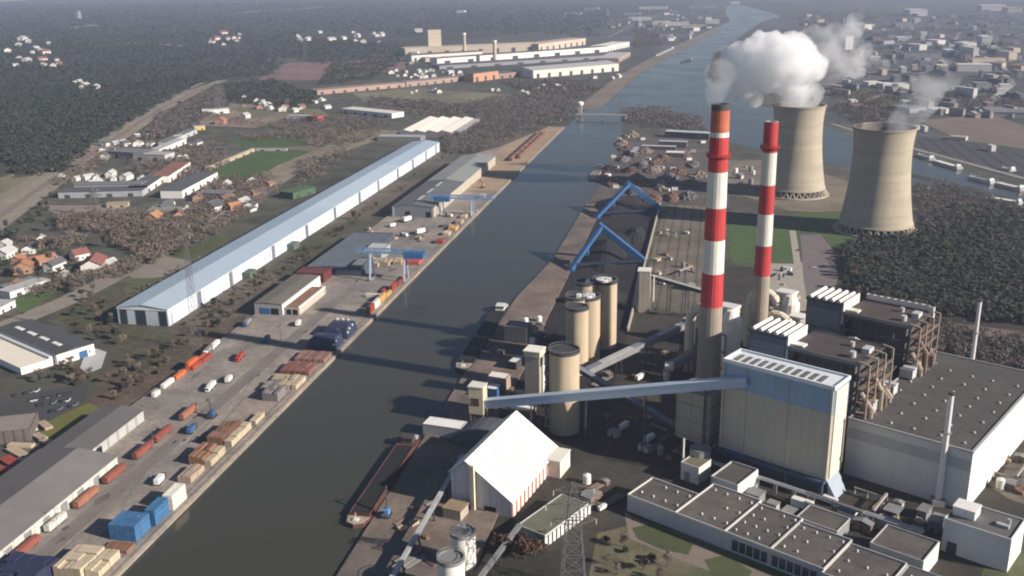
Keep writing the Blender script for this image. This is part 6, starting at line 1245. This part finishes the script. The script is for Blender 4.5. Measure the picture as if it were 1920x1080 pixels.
# ================================================================ steam
def steam_mat(name, dens, sc, lo, hi, aniso=.2):
    m = bpy.data.materials.new(name); m.use_nodes = True; t = m.node_tree
    for n_ in list(t.nodes):
        if n_.type == 'BSDF_PRINCIPLED': t.nodes.remove(n_)
    v = t.nodes.new('ShaderNodeVolumePrincipled'); v.inputs['Color'].default_value = (1, 1, 1, 1); v.inputs['Anisotropy'].default_value = aniso
    g = t.nodes.new('ShaderNodeNewGeometry'); n = t.nodes.new('ShaderNodeTexNoise'); n.inputs['Scale'].default_value = sc; n.inputs['Detail'].default_value = 4; n.inputs['Roughness'].default_value = .6
    t.links.new(g.outputs['Position'], n.inputs['Vector']); r_ = t.nodes.new('ShaderNodeMapRange'); t.links.new(n.outputs[0], r_.inputs[0]); r_.inputs[1].default_value = lo; r_.inputs[2].default_value = hi; r_.inputs[3].default_value = 0; r_.inputs[4].default_value = dens
    t.links.new(r_.outputs[0], v.inputs['Density']); t.links.new(v.outputs[0], t.nodes['Material Output'].inputs['Volume']); return m
def steam(name, label, Y, blobs, mat, disp=5, vox=2.5, seed=0, tsc=18):
    """blobs: (px, py, radius m) on the vertical plane through Y, with own depth offset"""
    bm_ = MB(); r = random.Random(seed); o0 = Vector(GY(blobs[0][0], blobs[0][1], Y))
    import bmesh
    bb = bmesh.new()
    for px, py, R, *dy in blobs:
        yy = Y+(dy[0] if dy else r.uniform(-.4, .4)*R); p = Vector(GY(px, py, yy))-o0
        bmesh.ops.create_icosphere(bb, subdivisions=3, radius=R, matrix=Matrix.Translation(p))
    me = bpy.data.meshes.new(name); bb.to_mesh(me); bb.free(); me.materials.append(mat); o = bpy.data.objects.new(name, me); COL.objects.link(o); o.location = o0
    rm = o.modifiers.new('remesh', 'REMESH'); rm.mode = 'VOXEL'; rm.voxel_size = vox
    tx = bpy.data.textures.new(name, 'CLOUDS'); tx.noise_scale = tsc; tx.noise_depth = 4; dm = o.modifiers.new('lumps', 'DISPLACE'); dm.texture = tx; dm.strength = disp*2; dm.mid_level = .45; dm.texture_coords = 'LOCAL'
    return tag(o, label, 'steam')
Yc = ct2[1]
steam('steam_cloud', 'dense bright white steam cloud billowing above the left cooling tower and tall chimney', Yc-10, [(1380, 160, 13), (1372, 172, 8), (1400, 172, 10), (1418, 182, 7), (1388, 140, 20), (1372, 118, 15), (1392, 104, 17), (1420, 96, 18), (1447, 86, 16), (1410, 130, 20), (1440, 120, 26), (1470, 112, 24), (1440, 150, 14), (1465, 152, 16), (1490, 150, 15), (1497, 168, 7), (1482, 170, 7), (1500, 122, 22), (1480, 92, 17), (1505, 98, 15), (1525, 128, 13), (1362, 140, 8)],
      steam_mat('dense steam', .10, .045, .20, .42, .0), 9, 2.0, 2, 14)
steam('steam_wisp', 'thin white tail of the steam cloud drifting up to the right', Yc+50, [(1530, 120, 20), (1555, 110, 22), (1580, 108, 20), (1605, 108, 18), (1550, 85, 18), (1575, 76, 18), (1595, 56, 12), (1606, 40, 8), (1540, 142, 14), (1610, 125, 14), (1635, 115, 10), (1525, 80, 16), (1655, 122, 8), (1570, 130, 13), (1535, 98, 18)], steam_mat('thin steam', .05, .045, .40, .62, .3), 9, 3, 3, 16)
steam('steam_wisp', 'faint grey steam inside and just above the rim of the left cooling tower', Yc, [(1500, 196, 18), (1488, 186, 16), (1512, 186, 15), (1526, 176, 11), (1498, 174, 15), (1478, 172, 13), (1515, 165, 12)], steam_mat('rim steam', .07, .06, .36, .6), 4, 2, 6, 10)
steam('steam_wisp', 'faint steam rising out of the right cooling tower and drifting right', ct1[1], [(1690, 232, 13), (1705, 220, 12), (1718, 206, 12), (1730, 190, 13), (1742, 174, 13), (1730, 165, 11), (1762, 160, 11), (1780, 145, 9), (1700, 198, 7)], steam_mat('faint steam', .030, .05, .40, .62), 5, 3, 4)
steam('steam_wisp', 'faint bluish smoke above the taller chimney', c1p[1], [(1345, 190, 4.5), (1345, 175, 6), (1348, 158, 7), (1352, 140, 8)], steam_mat('chimney smoke', .04, .1, .35, .6), 2, 1.2, 5)
SC.cycles.volume_bounces = 24; SC.cycles.max_bounces = 24
# ================================================================ yard clutter: each piece a thing of its own
CL = {}
def clutter_proto(kind):
    t = thing(kind[0], '', kind[1], (0, 0, 0)); k = kind[0]
    if k == 'yard_shed':
        MB().box(-3, 3, -2, 2, 0, 3).build('wall', kind[2], t); MB().roofslab(-3.3, 3.3, -2.3, 2.3, 3.0, 3.7, t=.2).build('roof', mgrey, t); MB().box(-.5, .5, -2.06, -2, 0, 2).build('door', dgrey, t)
    elif k == 'small_tank':
        b = MB(); b.lathe([(2, 0), (2, 4.5), (0, 5.3)], 16); b.build('shell', kind[2], t); b = MB(); b.tube((2.1, 0, .3), (3.6, 0, .3), .2, n=6); b.build('pipe', mgrey, t)
    elif k == 'pipe_bundle':
        b = MB()
        for i in range(4): b.tube((-6, -1.2+i*.8, .5), (6, -1.2+i*.8, .5), .36, n=8)
        b.box(-4, -3.7, -1.6, 1.6, 0, .5); b.box(3.7, 4, -1.6, 1.6, 0, .5); b.build('pipes', kind[2], t)
    elif k == 'pallet_stack':
        b = MB(); r = random.Random(3)
        for i in range(3):
            for j in range(2): b.box(-2+i*1.4, -.8+i*1.4, -1.4+j*1.5, -.1+j*1.5, 0, r.uniform(.8, 2.2))
        b.build('pallets', kind[2], t)
    elif k == 'pipe_bridge':
        b = MB(); b.box(-9, -8.6, -.8, .8, 0, 4.5); b.box(8.6, 9, -.8, .8, 0, 4.5); b.box(-.2, .2, -.8, .8, 0, 4.5); b.box(-9, 9, -.9, .9, 4.4, 4.7); b.build('frame', kind[2], t)
        b = MB(); b.tube((-9.5, -.4, 5), (9.5, -.4, 5), .3, n=6); b.build('pipe', lgrey, t); b = MB(); b.tube((-9.5, .4, 5), (9.5, .4, 5), .3, n=6); b.build('pipe', rusty, t)
    elif k == 'lamp_post':
        b = MB(); b.tube((0, 0, 0), (0, 0, 11), .16, .1, n=6); b.bar((0, 0, 11), (1.6, 0, 11.3), .14); b.build('post', kind[2], t); MB().box(1.2, 2.2, -.2, .2, 11.1, 11.35).build('lamp_head', lgrey, t)
    elif k == 'parked_lorry':
        MB().box(-1.25, 1.25, -4, 3, 1.0, 3.6).build('trailer', kind[2], t); MB().box(-1.2, 1.2, 3.3, 5.2, .6, 3).build('cab', dgrey, t)
        for y in (-3, -1.8, 4.2):
            for s in (-1, 1): MB().tube((s*.85, y, .5), (s*1.2, y, .5), .5, n=8).build('wheel', black, t)
    return t
KN = {'white shed': ('yard_shed', 'shed', lgrey), 'brown shed': ('yard_shed', 'shed', rusty), 'grey tank': ('small_tank', 'tank', mgrey), 'white tank': ('small_tank', 'tank', white), 'rusty pipe bundle': ('pipe_bundle', 'pipes', rusty), 'grey pipe bundle': ('pipe_bundle', 'pipes', steelg),
      'brown pallet stack': ('pallet_stack', 'pallets', MATS['brown timber']), 'cream pallet stack': ('pallet_stack', 'pallets', wood2), 'grey pipe bridge': ('pipe_bridge', 'pipe rack', mgrey), 'lamp post': ('lamp_post', 'lamp', steelg), 'white lorry': ('parked_lorry', 'lorry', white), 'blue lorry': ('parked_lorry', 'lorry', blue)}
rq = random.Random(41); BUSY = []
def put(nm, px, py, zone, sc=1.0, z=0.06, rz=None):
    x, y = G(px, py, z)
    if any(hypot(x-a, y-c) < 5.0 for a, c in BUSY): return
    BUSY.append((x, y)); rz = rz if rz is not None else -TH+rq.choice([0, pi/2])+rq.uniform(-.1, .1)
    sw = 'small ' if sc < .85 else 'large ' if sc > 1.25 else ''; lab = '%s%s %s' % (sw, nm, zone); grp = '%s%ss %s' % (sw, nm, zone)
    if nm not in CL: CL[nm] = clutter_proto(KN[nm]); t = CL[nm]; t.location = (x, y, z); t.rotation_euler = (0, 0, rz); t.scale = (sc,)*3; return tag(t, lab, None, grp)
    return dup(CL[nm], (x, y, z), rz, lab, grp, sc)
Zs = [('between the silos and the tall chimney', [(1115, 715), (1180, 690), (1285, 650), (1300, 720), (1180, 735)], 18, 0.06), ('in the shaded yard behind the white barn', [(1100, 765), (1240, 780), (1330, 860), (1240, 870), (1160, 850), (1095, 820)], 24, .06), ('beside the coal barge', [(915, 690), (960, 610), (1030, 600), (1035, 640), (985, 680)], 14, .1),
      ('along the east quay', [(705, 1060), (770, 950), (830, 920), (845, 960), (800, 1070)], 12, 1.22), ('by the duct work behind the chimneys', [(1440, 505), (1500, 500), (1505, 560), (1450, 585)], 14, .12), ('in the yard behind the office row', [(1430, 905), (1560, 940), (1640, 985), (1600, 1000), (1500, 960)], 12, .06),
      ('at the foot of the turbine hall wall', [(1610, 925), (1720, 955), (1780, 985), (1740, 1000), (1640, 960)], 12, .06), ('on the brown sidings beside the coal yard', [(1235, 430), (1295, 430), (1300, 570), (1225, 580)], 16, .12), ('on the tan ground by the cooling towers', [(1365, 305), (1440, 315), (1440, 375), (1360, 380)], 10, .1), ('next to the lattice pylon', [(1090, 900), (1140, 900), (1160, 950), (1110, 970)], 8, .06),
      ('at the right edge beside the turbine hall', [(1860, 880), (1915, 820), (1915, 930), (1880, 930)], 9, .15)]
for nm, P, n, z in Zs:
    for px, py in scatter(P, n, rq):
        k = rq.choice(['white shed', 'brown shed', 'grey tank', 'white tank', 'rusty pipe bundle', 'grey pipe bundle', 'brown pallet stack', 'cream pallet stack', 'grey pipe bridge', 'white lorry'] if 'quay' not in nm else ['brown pallet stack', 'rusty pipe bundle', 'cream pallet stack', 'grey pipe bundle'])
        put(k, px, py, nm, rq.choice([.7, 1.0, 1.0, 1.4]), z)
for k in range(9):
    for x_ in (-284.5, -241):
        x, y = x_, 350+k*82
        if x_ > -250 and 730 < y < 760: continue
        put('lamp post', *PJ((x, y, Q0)), 'on the %s side of the left quay, %s from the viewer' % ('water' if x_ > -250 else 'warehouse', (o_+['ninth'])[k]), 1.0, Q0, 0 if x_ < -250 else pi)
for k, (px, py) in enumerate([(300, 905), (360, 810), (430, 715), (500, 640), (560, 610)]): put('blue lorry' if k % 2 else 'white lorry', px, py, 'on the open quay lane, %s from the viewer' % o_[k], 1.0, Q0, rq.uniform(-.15, .15))
for px, py in scatter([(660, 440), (760, 405), (840, 400), (870, 380), (800, 450), (700, 455)], 12, rq): put(rq.choice(['brown pallet stack', 'cream pallet stack', 'white lorry', 'rusty pipe bundle']), px, py, 'on the quay before the grey warehouse', rq.choice([1.0, 1.5]), Q0)
